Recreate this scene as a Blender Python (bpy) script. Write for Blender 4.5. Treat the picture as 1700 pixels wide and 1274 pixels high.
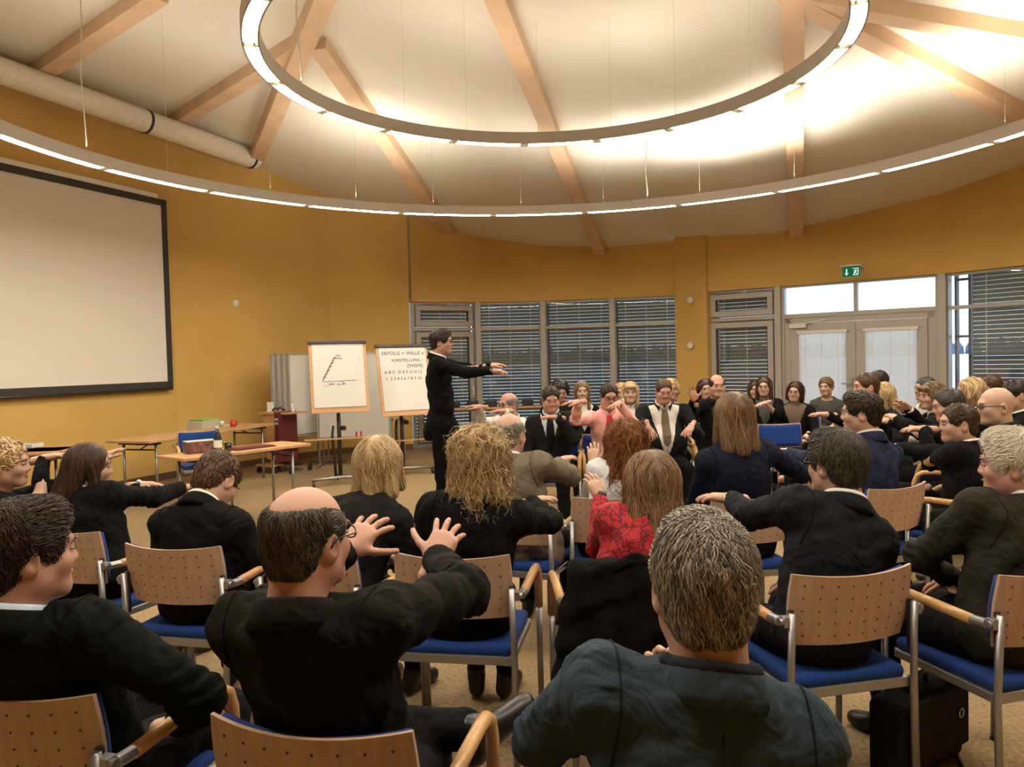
import bpy, math, random
import numpy as np
from mathutils import Matrix, Vector
random.seed(4); RNG = np.random.default_rng(4)
for o in list(bpy.data.objects): bpy.data.objects.remove(o)
S = bpy.context.scene
COL = S.collection
# ------------------------------------------------------------------ camera
F = 1280.0; CAMH = 1.55; PITCH = math.atan(40 / F); ROLL = 0.025
cd = bpy.data.cameras.new('camera'); cam = bpy.data.objects.new('camera', cd); COL.objects.link(cam)
cd.sensor_width = 36; cd.lens = F * 36 / 1700; cd.clip_start = 0.05; cd.clip_end = 500
_f = Vector((0, math.cos(PITCH), -math.sin(PITCH))); _u = Vector((0, math.sin(PITCH), math.cos(PITCH))); _x = Vector((1, 0, 0))
_r = _x * math.cos(ROLL) - _u * math.sin(ROLL); _uu = _x * math.sin(ROLL) + _u * math.cos(ROLL)
cam.matrix_world = Matrix(((_r.x, _uu.x, -_f.x, 0), (_r.y, _uu.y, -_f.y, 0), (_r.z, _uu.z, -_f.z, CAMH), (0, 0, 0, 1)))
S.camera = cam
# ------------------------------------------------------------------ exposure, sky
S.view_settings.view_transform = 'Standard'; S.view_settings.look = 'None'
S.view_settings.exposure = 0.42; S.view_settings.gamma = 1; S.view_settings.use_curve_mapping = False
W = bpy.data.worlds.new('sky'); S.world = W; W.use_nodes = True
bg = W.node_tree.nodes['Background']; bg.inputs[0].default_value = (0.84, 0.93, 1.0, 1); bg.inputs[1].default_value = 2.2
LAMP = 55.0         # emission of the ring tubes
UPW = 0.31           # factor on the uplighters and the added ceiling fill

def ray(x, y):
    dx = (x - 850) / F; dy = -(y - 637) / F
    c, s = math.cos(ROLL), math.sin(ROLL)
    ux = dx * c + dy * s; uy = -dx * s + dy * c
    Y = math.cos(PITCH) + uy * math.sin(PITCH); Z = -math.sin(PITCH) + uy * math.cos(PITCH)
    return ux / Y, Z / Y
def at(x, y, d):
    a, b = ray(x, y); return np.array((a * d, d, CAMH + b * d))
def atz(x, y, z):
    a, b = ray(x, y); Y = (z - CAMH) / b; return np.array((a * Y, Y, z))

# ------------------------------------------------------------------ room outline
RIM = [(-1.75, 13.74, 4.15), (-1.05, 14.1, 3.97), (-.6, 14.29, 3.83), (.6, 14.34, 3.64), (1.85, 14.07, 3.54), (2.98, 13.75, 3.58),
       (3.33, 13.23, 3.56), (4.32, 12.5, 3.48), (6.17, 11.05, 3.75), (7.0, 9.75, 4.0), (7.6, 8.0, 4.2), (7.6, 4.0, 4.5), (5.8, -.4, 4.8),
       (2.2, -2.8, 5.0), (-3, -3.0, 5.1), (-7.6, -.6, 5.1), (-7.7, 3.6, 5.1), (-7.2, 4.9, 5.1), (-5.65, 8.7, 5.08), (-4.75, 10.9, 4.98),
       (-3.95, 12.05, 4.68), (-3.07, 13.2, 4.42)]
AP = (0.3, 6.0, 5.15)
def ceil_z(X, Y):
    n = len(RIM)
    for i in range(n):
        a = RIM[i]; b = RIM[(i + 1) % n]
        ax, ay, bx, by = a[0] - AP[0], a[1] - AP[1], b[0] - AP[0], b[1] - AP[1]
        px, py = X - AP[0], Y - AP[1]
        D = ax * by - bx * ay
        s = (px * by - bx * py) / D; t = (ax * py - px * ay) / D
        if s >= -1e-6 and t >= -1e-6:
            return AP[2] + s * (a[2] - AP[2]) + t * (b[2] - AP[2])
    return AP[2]
def ceil_hit(x, y):
    a, b = ray(x, y); prev = 2.0
    for i in range(1400):
        Y = 2.0 + i * .01
        if CAMH + b * Y > ceil_z(a * Y, Y): break
    return np.array((a * Y, Y, CAMH + b * Y))

# ------------------------------------------------------------------ materials
def new_mat(name):
    m = bpy.data.materials.new(name); m.use_nodes = True
    return m, m.node_tree, m.node_tree.nodes['Principled BSDF']
def mat(name, col, rough=.6, metal=0, noise=0, nscale=8, bump=0, bscale=60, bdist=.002, spec=.5, sheen=0, stretch=None, detail=4):
    m, nt, p = new_mat(name)
    p.inputs['Base Color'].default_value = (*col, 1); p.inputs['Roughness'].default_value = rough
    p.inputs['Metallic'].default_value = metal; p.inputs['Specular IOR Level'].default_value = spec
    if sheen: p.inputs['Sheen Weight'].default_value = sheen; p.inputs['Sheen Roughness'].default_value = .5
    if noise or bump:
        tc = nt.nodes.new('ShaderNodeTexCoord'); mp = nt.nodes.new('ShaderNodeMapping'); nt.links.new(tc.outputs['Object'], mp.inputs[0])
        if stretch: mp.inputs['Scale'].default_value = stretch
    if noise:
        n = nt.nodes.new('ShaderNodeTexNoise'); n.inputs['Scale'].default_value = nscale; n.inputs['Detail'].default_value = detail
        r = nt.nodes.new('ShaderNodeValToRGB'); nt.links.new(mp.outputs[0], n.inputs['Vector']); nt.links.new(n.outputs[0], r.inputs[0])
        r.color_ramp.elements[0].position = .3; r.color_ramp.elements[1].position = .7
        r.color_ramp.elements[0].color = (*[c * (1 - noise) for c in col], 1); r.color_ramp.elements[1].color = (*[min(1, c * (1 + noise)) for c in col], 1)
        nt.links.new(r.outputs[0], p.inputs['Base Color'])
    if bump:
        n = nt.nodes.new('ShaderNodeTexNoise'); n.inputs['Scale'].default_value = bscale; n.inputs['Detail'].default_value = 3
        nt.links.new(mp.outputs[0], n.inputs['Vector'])
        b = nt.nodes.new('ShaderNodeBump'); b.inputs['Strength'].default_value = bump; b.inputs['Distance'].default_value = bdist
        nt.links.new(n.outputs[0], b.inputs['Height']); nt.links.new(b.outputs[0], p.inputs['Normal'])
    return m
def emit(name, col, st):
    m = bpy.data.materials.new(name); m.use_nodes = True; nt = m.node_tree; nt.nodes.clear()
    e = nt.nodes.new('ShaderNodeEmission'); e.inputs[0].default_value = (*col, 1); e.inputs[1].default_value = st
    o = nt.nodes.new('ShaderNodeOutputMaterial'); nt.links.new(e.outputs[0], o.inputs[0]); return m
def glass_mat(name, tint=(.9, .95, 1), refl=.09):
    m = bpy.data.materials.new(name); m.use_nodes = True; nt = m.node_tree; nt.nodes.clear()
    t = nt.nodes.new('ShaderNodeBsdfTransparent'); t.inputs[0].default_value = (*tint, 1)
    g = nt.nodes.new('ShaderNodeBsdfGlossy'); g.inputs['Roughness'].default_value = .02
    fr = nt.nodes.new('ShaderNodeFresnel'); fr.inputs[0].default_value = 1.6
    a = nt.nodes.new('ShaderNodeMath'); a.operation = 'MULTIPLY'; a.inputs[1].default_value = refl; nt.links.new(fr.outputs[0], a.inputs[0])
    x = nt.nodes.new('ShaderNodeMixShader'); nt.links.new(a.outputs[0], x.inputs[0]); nt.links.new(t.outputs[0], x.inputs[1]); nt.links.new(g.outputs[0], x.inputs[2])
    o = nt.nodes.new('ShaderNodeOutputMaterial'); nt.links.new(x.outputs[0], o.inputs[0]); return m
M = {}
M['wall'] = mat('mustard_plaster', (.62, .41, .13), .85, noise=.10, nscale=.7, bump=.25, bscale=90, bdist=.003, spec=.25)
M['carpet'] = mat('beige_carpet', (.27, .19, .105), .95, noise=.30, nscale=55, bump=.5, bscale=230, bdist=.004, spec=.1, detail=6)
M['beam'] = mat('pale_spruce', (.68, .48, .32), .6, noise=.10, nscale=3, bump=.1, bscale=25, stretch=(1, 1, 1))
M['white'] = mat('white_paint', (.78, .76, .72), .6)
M['duct'] = mat('pale_duct', (.74, .70, .60), .38, bump=.15, bscale=9)
M['band'] = mat('dark_rubber', (.03, .03, .03), .6)
M['alu'] = mat('grey_frame', (.40, .385, .35), .45, metal=.3)
M['alu_dark'] = mat('grey_gasket', (.06, .06, .07), .6)
M['lampgrey'] = mat('lamp_housing', (.55, .52, .48), .5, metal=.1)
M['reflector'] = mat('lamp_reflector', (.75, .72, .6), .3, metal=.7)
M['tube'] = emit('lamp_tube', (1, .90, .73), LAMP)
M['chrome'] = mat('satin_steel', (.36, .36, .37), .38, metal=.85)
M['wire'] = mat('lamp_wire', (.55, .52, .45), .5, metal=.5)
M['black'] = mat('black_plastic', (.018, .018, .02), .45)
M['blackmetal'] = mat('dark_metal', (.06, .055, .05), .4, metal=.6)
M['blue'] = mat('blue_fabric', (.010, .042, .20), .9, noise=.25, nscale=180, bump=.3, bscale=400, bdist=.001, spec=.2, sheen=.05)
M['paper'] = mat('white_paper', (.60, .59, .56), .85)
M['screen'] = mat('screen_cloth', (.74, .71, .66), .9, spec=.1)
M['ink'] = mat('marker_ink', (.05, .05, .08), .7)
M['glass'] = glass_mat('window_glass', refl=1.15)
M['slat'] = mat('blind_slats', (.25, .235, .175), .5, metal=.2)
M['whiteslat'] = mat('white_blind_slats', (.85, .86, .88), .6)
_m, _nt, _p = new_mat('white_blind'); _t = _nt.nodes.new('ShaderNodeBsdfTranslucent'); _t.inputs[0].default_value = (.92, .90, .86, 1); _x = _nt.nodes.new('ShaderNodeMixShader'); _x.inputs[0].default_value = .7; _p.inputs['Base Color'].default_value = (.85, .86, .88, 1); _p.inputs['Roughness'].default_value = .6
_nt.links.new(_p.outputs[0], _x.inputs[1]); _nt.links.new(_t.outputs[0], _x.inputs[2]); _nt.links.new(_x.outputs[0], _nt.nodes['Material Output'].inputs[0]); M['whiteslat'] = _m
M['shoe'] = mat('black_leather', (.008, .007, .007), .36)
M['sole'] = mat('shoe_sole', (.02, .018, .015), .7)
M['rim'] = mat('glasses_rim', (.02, .015, .015), .35)
M['eye'] = mat('eye_dark', (.05, .03, .02), .2)
M['eyewhite'] = mat('eye_white', (.30, .24, .21), .35)
M['lips'] = mat('lip_tone', (.42, .15, .12), .5)
M['gold'] = mat('gold_metal', (.6, .4, .15), .3, metal=1)
M['silver'] = mat('silver_metal', (.6, .6, .58), .3, metal=1)
M['whiteitem'] = mat('white_item', (.75, .74, .70), .5)
M['snow'] = mat('snowy_ground', (.75, .8, .88), .9)
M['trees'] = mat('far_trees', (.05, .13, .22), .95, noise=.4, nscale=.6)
M['mug'] = mat('red_ceramic', (.45, .02, .02), .3)
M['maroon'] = mat('maroon_cardboard', (.12, .015, .02), .6)
M['carton'] = mat('patterned_carton', (.16, .07, .05), .6, noise=.9, nscale=22)
M['green'] = mat('green_paper', (.25, .5, .08), .7)
M['folder'] = mat('grey_folder', (.45, .45, .36), .7)
M['signgreen'] = emit('sign_green', (.01, .16, .05), .6)
M['signwhite'] = emit('sign_white', (.8, .95, .85), 1.0)
M['beige'] = mat('beige_leather', (.36, .29, .21), .5, bump=.2, bscale=30)
def wood(name, c, rough=.35, sc=(1, 14, 14)):
    m, nt, p = new_mat(name)
    tc = nt.nodes.new('ShaderNodeTexCoord'); mp = nt.nodes.new('ShaderNodeMapping'); mp.inputs['Scale'].default_value = sc
    n = nt.nodes.new('ShaderNodeTexNoise'); n.inputs['Scale'].default_value = 4; n.inputs['Detail'].default_value = 6
    r = nt.nodes.new('ShaderNodeValToRGB'); nt.links.new(tc.outputs['Object'], mp.inputs[0]); nt.links.new(mp.outputs[0], n.inputs['Vector']); nt.links.new(n.outputs[0], r.inputs[0])
    r.color_ramp.elements[0].position = .25; r.color_ramp.elements[1].position = .75
    r.color_ramp.elements[0].color = (*[v * .86 for v in c], 1); r.color_ramp.elements[1].color = (*[min(1, v * 1.1) for v in c], 1)
    nt.links.new(r.outputs[0], p.inputs['Base Color']); p.inputs['Roughness'].default_value = rough
    return m
M['ply'] = wood('beech_plywood', (.48, .315, .215), .42, (14, 14, 1))
M['armwood'] = wood('beech_armrest', (.58, .33, .135), .3)
M['table'] = wood('beech_tabletop', (.52, .30, .14), .45, (2, 2, 9))
# ceiling: white perforated acoustic board
m, nt, p = new_mat('perforated_ceiling'); M['ceil'] = m; p.inputs['Roughness'].default_value = .8
tc = nt.nodes.new('ShaderNodeTexCoord'); sp = nt.nodes.new('ShaderNodeSeparateXYZ'); nt.links.new(tc.outputs['Object'], sp.inputs[0])
def mth(op, a, b=None, c=None):
    n = nt.nodes.new('ShaderNodeMath'); n.operation = op
    for i, v in enumerate((a, b, c)):
        if v is None: continue
        if isinstance(v, (int, float)): n.inputs[i].default_value = v
        else: nt.links.new(v, n.inputs[i])
    return n.outputs[0]
k = 2 * math.pi / .034
w1 = mth('SINE', mth('MULTIPLY', sp.outputs[0], k)); w2 = mth('SINE', mth('MULTIPLY', sp.outputs[1], k))
hole = mth('MULTIPLY', mth('GREATER_THAN', mth('MULTIPLY', w1, w2), .45), .55)
mx = nt.nodes.new('ShaderNodeMix'); mx.data_type = 'RGBA'; nt.links.new(hole, mx.inputs[0])
mx.inputs[6].default_value = (.79, .77, .70, 1); mx.inputs[7].default_value = (.46, .41, .31, 1); nt.links.new(mx.outputs[2], p.inputs['Base Color'])

# ------------------------------------------------------------------ object helpers
def tag(o, label=None, cat=None, group=None, kind=None):
    if label: o['label'] = label
    if cat: o['category'] = cat
    if group: o['group'] = group
    if kind: o['kind'] = kind
    return o
def empty(name, loc, label=None, cat=None, group=None, kind=None, rz=0):
    o = bpy.data.objects.new(name, None); COL.objects.link(o); o.location = loc; o.rotation_euler = (0, 0, rz); o.empty_display_size = .1
    return tag(o, label, cat, group, kind)
def mk(name, V, Fc, m, parent=None, smooth=True, off=None, attr=None):
    """fast mesh: V (n,3), Fc (m,3|4)"""
    V = np.asarray(V, dtype=np.float32)
    if off is not None: V = V - np.asarray(off, dtype=np.float32)
    Fc = np.asarray(Fc, dtype=np.int32); me = bpy.data.meshes.new(name); k = Fc.shape[1]
    me.vertices.add(len(V)); me.vertices.foreach_set('co', V.ravel())
    me.loops.add(Fc.size); me.loops.foreach_set('vertex_index', Fc.ravel())
    me.polygons.add(len(Fc)); me.polygons.foreach_set('loop_start', np.arange(0, Fc.size, k, dtype=np.int32))
    me.polygons.foreach_set('use_smooth', np.full(len(Fc), smooth))
    me.update(calc_edges=True)
    if attr is not None:
        a = me.attributes.new('lock', 'FLOAT', 'POINT'); a.data.foreach_set('value', np.asarray(attr, dtype=np.float32))
    me.materials.append(m)
    o = bpy.data.objects.new(name, me); COL.objects.link(o)
    if parent: o.parent = parent
    return o
class MB:
    def __init__(s, X=None): s.v = []; s.f = []; s.X = X
    def box(s, c, d, R=None):
        n = len(s.v); R = R or Matrix.Identity(3); c = Vector(c)
        for z in (-1, 1):
            for y in (-1, 1):
                for x in (-1, 1):
                    s.v.append(c + R @ Vector((x * d[0] / 2, y * d[1] / 2, z * d[2] / 2)))
        s.f += [tuple(n + i for i in q) for q in ((0, 2, 3, 1), (4, 5, 7, 6), (0, 1, 5, 4), (2, 6, 7, 3), (0, 4, 6, 2), (1, 3, 7, 5))]
        return s
    def tube(s, P, r, k=8, cap=True):
        P = [Vector(p) for p in P]; n0 = len(s.v); rr = r if hasattr(r, '__len__') else [r] * len(P); prev = None
        for i, p in enumerate(P):
            t = (P[min(i + 1, len(P) - 1)] - P[max(i - 1, 0)]).normalized()
            if prev is None: a = t.orthogonal().normalized()
            else: a = (prev - t * prev.dot(t)).normalized()
            prev = a; b = t.cross(a)
            for j in range(k):
                an = 2 * math.pi * j / k; s.v.append(p + (a * math.cos(an) + b * math.sin(an)) * rr[i])
        for i in range(len(P) - 1):
            for j in range(k):
                j2 = (j + 1) % k; s.f.append((n0 + i * k + j, n0 + i * k + j2, n0 + (i + 1) * k + j2, n0 + (i + 1) * k + j))
        if cap:
            s.f.append(tuple(n0 + j for j in range(k))[::-1]); s.f.append(tuple(n0 + (len(P) - 1) * k + j for j in range(k)))
        return s
    def lathe(s, prof, c, k=16):
        n0 = len(s.v); c = Vector(c)
        for (r, z) in prof:
            for j in range(k):
                an = 2 * math.pi * j / k; s.v.append(c + Vector((r * math.cos(an), r * math.sin(an), z)))
        for i in range(len(prof) - 1):
            for j in range(k):
                j2 = (j + 1) % k; s.f.append((n0 + i * k + j, n0 + i * k + j2, n0 + (i + 1) * k + j2, n0 + (i + 1) * k + j))
        s.f.append(tuple(n0 + j for j in range(k))[::-1]); s.f.append(tuple(n0 + (len(prof) - 1) * k + j for j in range(k)))
        return s
    def quad(s, *p):
        n = len(s.v); s.v += [Vector(q) for q in p]; s.f.append(tuple(range(n, n + len(p)))); return s
    def build(s, name, m, parent=None, smooth=False, bevel=0, off=None):
        V = [s.X @ v for v in s.v] if s.X else s.v
        if off is not None: V = [v - Vector(off) for v in V]
        me = bpy.data.meshes.new(name); me.from_pydata([tuple(v) for v in V], [], s.f)
        if smooth:
            me.polygons.foreach_set('use_smooth', [True] * len(me.polygons))
        me.materials.append(m); o = bpy.data.objects.new(name, me); COL.objects.link(o)
        if parent: o.parent = parent
        if bevel:
            b = o.modifiers.new('bevel', 'BEVEL'); b.width = bevel; b.segments = 2; b.limit_method = 'ANGLE'
        return o
def frame2(A, B, z=0):
    A = Vector((A[0], A[1], 0)); B = Vector((B[0], B[1], 0)); x = (B - A).normalized(); zz = Vector((0, 0, 1)); y = zz.cross(x)
    return Matrix(((x.x, y.x, 0, A.x), (x.y, y.y, 0, A.y), (0, 0, 1, z), (0, 0, 0, 1))), (B - A).length

# ------------------------------------------------------------------ room shell
mb = MB(); mb.box((0, 5.8, -.06), (17.5, 19, .12)); tag(mb.build('floor', M['carpet']), kind='structure')
# ceiling shell
n = len(RIM); V = []; Fc = []
RR = 8
for i in range(n):
    for j in range(RR + 1):
        t = j / RR * 1.015; V.append((AP[0] + (RIM[i][0] - AP[0]) * t, AP[1] + (RIM[i][1] - AP[1]) * t, AP[2] + (RIM[i][2] - AP[2]) * t))
for i in range(n):
    i2 = (i + 1) % n
    for j in range(RR):
        a = i * (RR + 1) + j; b = i2 * (RR + 1) + j; Fc.append((a, a + 1, b + 1, b))
co = mk('ceiling', V, Fc, M['ceil'], smooth=False); tag(co, kind='structure')
sm = co.modifiers.new('thick', 'SOLIDIFY'); sm.thickness = .12; sm.offset = 1 if co.data.polygons[3].normal.z > 0 else -1
def wall_piece(name, pts, zlo, th=.3):
    """pts (x,y,ztop) seen from inside running left to right; thickness goes outward"""
    b = MB()
    k = len(pts); out = []
    for i in range(k):
        p = Vector((pts[i][0], pts[i][1])); q0 = Vector(pts[max(i - 1, 0)][:2]); q1 = Vector(pts[min(i + 1, k - 1)][:2]); t = (q1 - q0).normalized(); nn = Vector((-t.y, t.x)) * th
        out.append((p, p + nn))
    for i in range(k):
        (p, q) = out[i]; zt = pts[i][2] + .05
        b.v += [Vector((p.x, p.y, zlo)), Vector((p.x, p.y, zt)), Vector((q.x, q.y, zlo)), Vector((q.x, q.y, zt))]
    for i in range(k - 1):
        a = 4 * i; c = 4 * i + 4
        b.f += [(a, a + 1, c + 1, c), (a + 2, c + 2, c + 3, a + 3), (a, c, c + 2, a + 2), (a + 1, a + 3, c + 3, c + 1)]
    b.f += [(0, 2, 3, 1), (4 * k - 4, 4 * k - 3, 4 * k - 1, 4 * k - 2)]
    o = b.build(name, M['wall']); tag(o, kind='structure'); return o
ZT = 2.62
wall_piece('wall_left', [RIM[i] for i in (15, 16, 17, 18, 19, 20, 21)] + [(-1.78, 13.62, 4.15)], 0)
wall_piece('wall_back', [(r[0], r[1], r[2]) for r in RIM[0:6]], ZT)
wall_piece('wall_back_right', [(3.28, 13.25, 3.56), (4.32, 12.5, 3.48), (6.17, 11.05, 3.75), (7.0, 9.75, 4.0)], ZT)
wall_piece('wall_right', [RIM[i] for i in (9, 10, 11, 12)], 0)
wall_piece('wall_rear', [RIM[i] for i in (12, 13, 14, 15)], 0)
# pillar between the two glazed runs
X, L = frame2((2.93, 13.60), (3.36, 13.16))
tag(MB(X).box((L / 2, .18, 1.85), (L, .42, 3.7)).build('trim_1', M['wall']), kind='structure')
b = MB()
for p_, q_ in zip([RIM[i] for i in (17, 18, 19, 20, 21)], [RIM[i] for i in (18, 19, 20, 21)] + [(-1.78, 13.62)]):
    X, L = frame2(p_, q_); n0 = len(b.v); t = MB(X).box((L / 2, -.012, .05), (L, .02, .10)); b.v += [X @ v for v in t.v]; b.f += [tuple(i + n0 for i in f) for f in t.f]
tag(b.build('baseboard_left', mat('brown_skirting', (.13, .07, .035), .6)), kind='structure')

# ------------------------------------------------------------------ outside
tag(MB().box((0, 130, -.35), (400, 400, .3)).build('snow_field', M['snow']), kind='structure')
b = MB(); 
for i in range(330):
    xx = -260 + i * 1.6; hh = random.uniform(3.6, 5.2); b.lathe([(1.7, -.3), (1.3, hh * .6), (.2, hh)], (xx, 230 + random.uniform(-3, 3), -.2), 6)
tag(b.build('tree_line', M['trees']), 'distant line of dark evergreen trees beyond the snowy field', 'trees', kind='stuff')

# ------------------------------------------------------------------ glazing
WP = [(-1.75, 13.74), (-.6, 14.29), (.6, 14.34), (1.85, 14.07), (2.98, 13.75), (3.33, 13.23), (4.32, 12.5), (6.17, 11.05), (7.15, 9.6)]
TR = 2.13
def rectframe(b, x0, x1, z0, z1, w, d, y=0.0):
    b.box(((x0 + x1) / 2, y, z0 + w / 2), (x1 - x0, d, w)); b.box(((x0 + x1) / 2, y, z1 - w / 2), (x1 - x0, d, w))
    b.box((x0 + w / 2, y, (z0 + z1) / 2), (w, d, z1 - z0 - 2 * w)); b.box((x1 - w / 2, y, (z0 + z1) / 2), (w, d, z1 - z0 - 2 * w))
def slats(b, x0, x1, z0, z1, pitch, depth, tilt, y):
    z = z0
    R = Matrix.Rotation(tilt, 3, 'X')
    while z < z1:
        b.box(((x0 + x1) / 2, y, z), (x1 - x0, depth, .0035), R); z += pitch
wn = 0
for i in range(8):
    if i in (4, 6): continue
    A, B = WP[i], WP[i + 1]
    X, L = frame2(A, B); wn += 1; Y0 = .12
    w = empty('window_%d' % wn, (0, 0, 0), kind='structure')
    b = MB(X); rectframe(b, 0, L, 0.0, 2.64, .055, .12, Y0); b.box((L / 2, Y0, TR), (L - .11, .1, .05))
    b.build('window_frame', M['alu'], w)
    if i in (0, 5):
        for (z0, z1) in ((.09, TR - .05), (TR + .05, 2.56)):
            b = MB(X); rectframe(b, .085, L - .085, z0, z1, .095, .07, Y0 - .05); s = b.build('sash', M['alu'], w, bevel=.004)
            g = MB(X); g.box((L / 2, Y0 - .045, (z0 + z1) / 2), (L - .36, .008, z1 - z0 - .19)); g.build('pane', M['glass'], s)
            b = MB(X); rectframe(b, .175, L - .175, z0 + .09, z1 - .09, .012, .074, Y0 - .05); b.build('gasket', M['alu_dark'], s)
        b = MB(X); b.box((L - .13, Y0 - .1, 1.05), (.03, .03, .05)); b.box((L - .13, Y0 - .125, 1.0), (.02, .02, .15)); b.build('window_handle', M['whiteitem'], w)
        b = MB(X); b.tube([(.2, Y0 - .1, 2.57), (L * .55, Y0 - .13, 2.575)], .008); b.box((L * .55, Y0 - .11, 2.575), (.12, .03, .03)); b.build('stay_arm', M['chrome'], w)
    else:
        for (z0, z1) in ((.055, TR - .025), (TR + .025, 2.585)):
            MB(X).box((L / 2, Y0, (z0 + z1) / 2), (L - .11, .008, z1 - z0)).build('pane', M['glass'], w)
    b = MB(X); x0 = .26 if i == 7 else .06
    slats(b, x0, L - .03, .04, 2.66, .062, .0625, math.radians(-68), Y0 + .22)
    tag(b.build('blind_slats', M['slat'], w), kind='stuff')
    b = MB(X)
    for q in (.14, .5, .86):
        xx = x0 + (L - .06 - x0) * q; b.box((xx, Y0 + .185, 1.35), (.006, .004, 2.6))
        z = .1
        while z < 2.6: b.box((xx, Y0 + .182, z), (.014, .008, .016)); z += .062
    tag(b.build('blind_cord', M['whiteitem'], w), kind='stuff')
    b = MB(X); b.box((.045, Y0 + .22, 1.32), (.03, .08, 2.6)); b.box((L - .03, Y0 + .22, 1.32), (.02, .08, 2.6)); b.build('blind_rail', M['alu_dark'], w)
    if i == 7:
        b = MB(X); b.box((.235, Y0 + .22, 1.32), (.03, .08, 2.6))
        for z in (.35, 1.72, 2.54): b.box((.14, Y0 + .22, z), (.19, .05, .035))
        b.build('outer_post', M['alu_dark'], w)
# mullion covers at the joints
for i, P in enumerate((WP[1], WP[2], WP[3], WP[6], WP[7])):
    A, B = (WP[[0, 1, 2, 5, 6][i]], WP[[2, 3, 4, 7, 8][i]]); X, L = frame2(A, B); X.translation = Vector((P[0], P[1], 0))
    tag(MB(X).box((0, .1, 1.32), (.10, .2, 2.64)).build('trim_%d' % (i + 2), M['alu'], bevel=.004), kind='structure')
# double door with transom lights
A, B = WP[6], WP[7]; X, L = frame2(A, B); Y0 = .12
dr = empty('door_1', (0, 0, 0), kind='structure')
b = MB(X); rectframe(b, .04, L - .04, 0, 2.64, .05, .14, Y0); b.box((L / 2, Y0, TR), (L - .1, .13, .07)); b.box((L / 2, Y0, 2.38), (.055, .12, .46))
b.box((.13, Y0, 1.05), (.12, .1, 2.1)); b.box((L - .13, Y0, 1.05), (.12, .1, 2.1)); b.box((L / 2, Y0, 2.06), (L - .2, .1, .09)); b.build('door_frame', M['alu'], dr, bevel=.004)
for (x0, x1) in ((.09, L / 2 - .03), (L / 2 + .03, L - .09)):
    MB(X).box(((x0 + x1) / 2, Y0, 2.38), (x1 - x0, .008, .42)).build('transom_pane', M['glass'], dr)
for s_, (x0, x1) in enumerate(((.19, L / 2 - .004), (L / 2 + .004, L - .19))):
    b = MB(X); rectframe(b, x0, x1, .01, 2.01, .14, .07, Y0 - .04); lf = b.build('door_leaf', M['alu'], dr, bevel=.004)
    MB(X).box(((x0 + x1) / 2, Y0, 1.01), (x1 - x0 - .28, .008, 1.73)).build('door_pane', M['glass'], lf)
    b = MB(X); slats(b, x0 + .135, x1 - .135, .16, 1.84, .027, .0268, math.radians(-69), Y0 - .095); tag(b.build('white_blind_slats', M['whiteslat'], lf), kind='stuff')
    MB(X).box(((x0 + x1) / 2, Y0 - .1, 1.865), (x1 - x0 - .22, .045, .045)).build('blind_headrail', M['whiteitem'], lf)
    b = MB(X)
    for q in (.15, .5, .85): b.box((x0 + .14 + (x1 - x0 - .28) * q, Y0 - .112, 1.0), (.006, .004, 1.7))
    tag(b.build('blind_tape', M['whiteitem'], lf), kind='stuff')
    hx = x1 - .05 if s_ == 0 else x0 + .05
    if s_ == 0:
        b = MB(X); b.box((hx, Y0 - .085, 1.04), (.035, .02, .2)); b.tube([(hx, Y0 - .09, 1.05), (hx, Y0 - .14, 1.05), (hx - .14, Y0 - .145, 1.05)], .011); b.build('door_handle', M['chrome'], lf)
        b = MB(X); b.box((x0 + .13, Y0 - .11, 1.965), (.26, .06, .06)); b.tube([(x0 + .2, Y0 - .13, 2.0), (x0 + .55, Y0 - .12, 2.045)], .01); b.build('door_closer', M['whiteitem'], lf, bevel=.003)

# ------------------------------------------------------------------ exit sign
P = at(1415, 452, 11.3); X, L = frame2(WP[6], WP[7]); X.translation = Vector((*P[:2], P[2])) + (X.to_3x3() @ Vector((0, -.06, 0)))
_p = Vector(P); 
s_ = empty('exit_sign', X.translation, 'green emergency exit sign above the double door', 'sign')
X0 = X.to_3x3().to_4x4()
MB(X0).box((0, .02, .09), (.3, .12, .025)).build('mounting_bar', M['alu'], s_); MB(X0).box((0, .3, .09), (.06, .5, .02)).build('wall_bracket', M['alu'], s_)
MB(X0).box((0, .02, 0), (.26, .03, .15)).build('sign_case', M['alu'], s_, bevel=.003)
f_ = MB(X0).box((0, 0, 0), (.245, .006, .135)).build('sign_face', M['signgreen'], s_)
b = MB(X0); y = -.005
b.quad((-.07, y, .045), (-.055, y, .045), (-.055, y, -.02), (-.07, y, -.02)); b.quad((-.095, y, -.01), (-.0625, y, -.05), (-.03, y, -.01), (-.0625, y, -.03))
b.quad((.02, y, .05), (.1, y, .05), (.1, y, .043), (.02, y, .043)); b.quad((.092, y, .05), (.1, y, .05), (.1, y, -.05), (.092, y, -.05)); b.quad((.02, y, -.043), (.1, y, -.043), (.1, y, -.05), (.02, y, -.05))
b.quad((.05, y, .02), (.065, y, .025), (.06, y, -.01), (.045, y, -.005)); b.quad((.03, y, -.035), (.04, y, -.04), (.058, y, -.008), (.048, y, -.0)); b.quad((.055, y, -.005), (.065, y, -.01), (.082, y, -.035), (.074, y, -.038))
b.quad((.03, y, .005), (.034, y, .012), (.056, y, .022), (.056, y, .014)); b.quad((.062, y, .02), (.064, y, .013), (.085, y, .0), (.087, y, .007)); b.quad((.06, y, .028), (.07, y, .028), (.07, y, .04), (.06, y, .04))
b.build('pictogram', M['signwhite'], f_)

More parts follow.
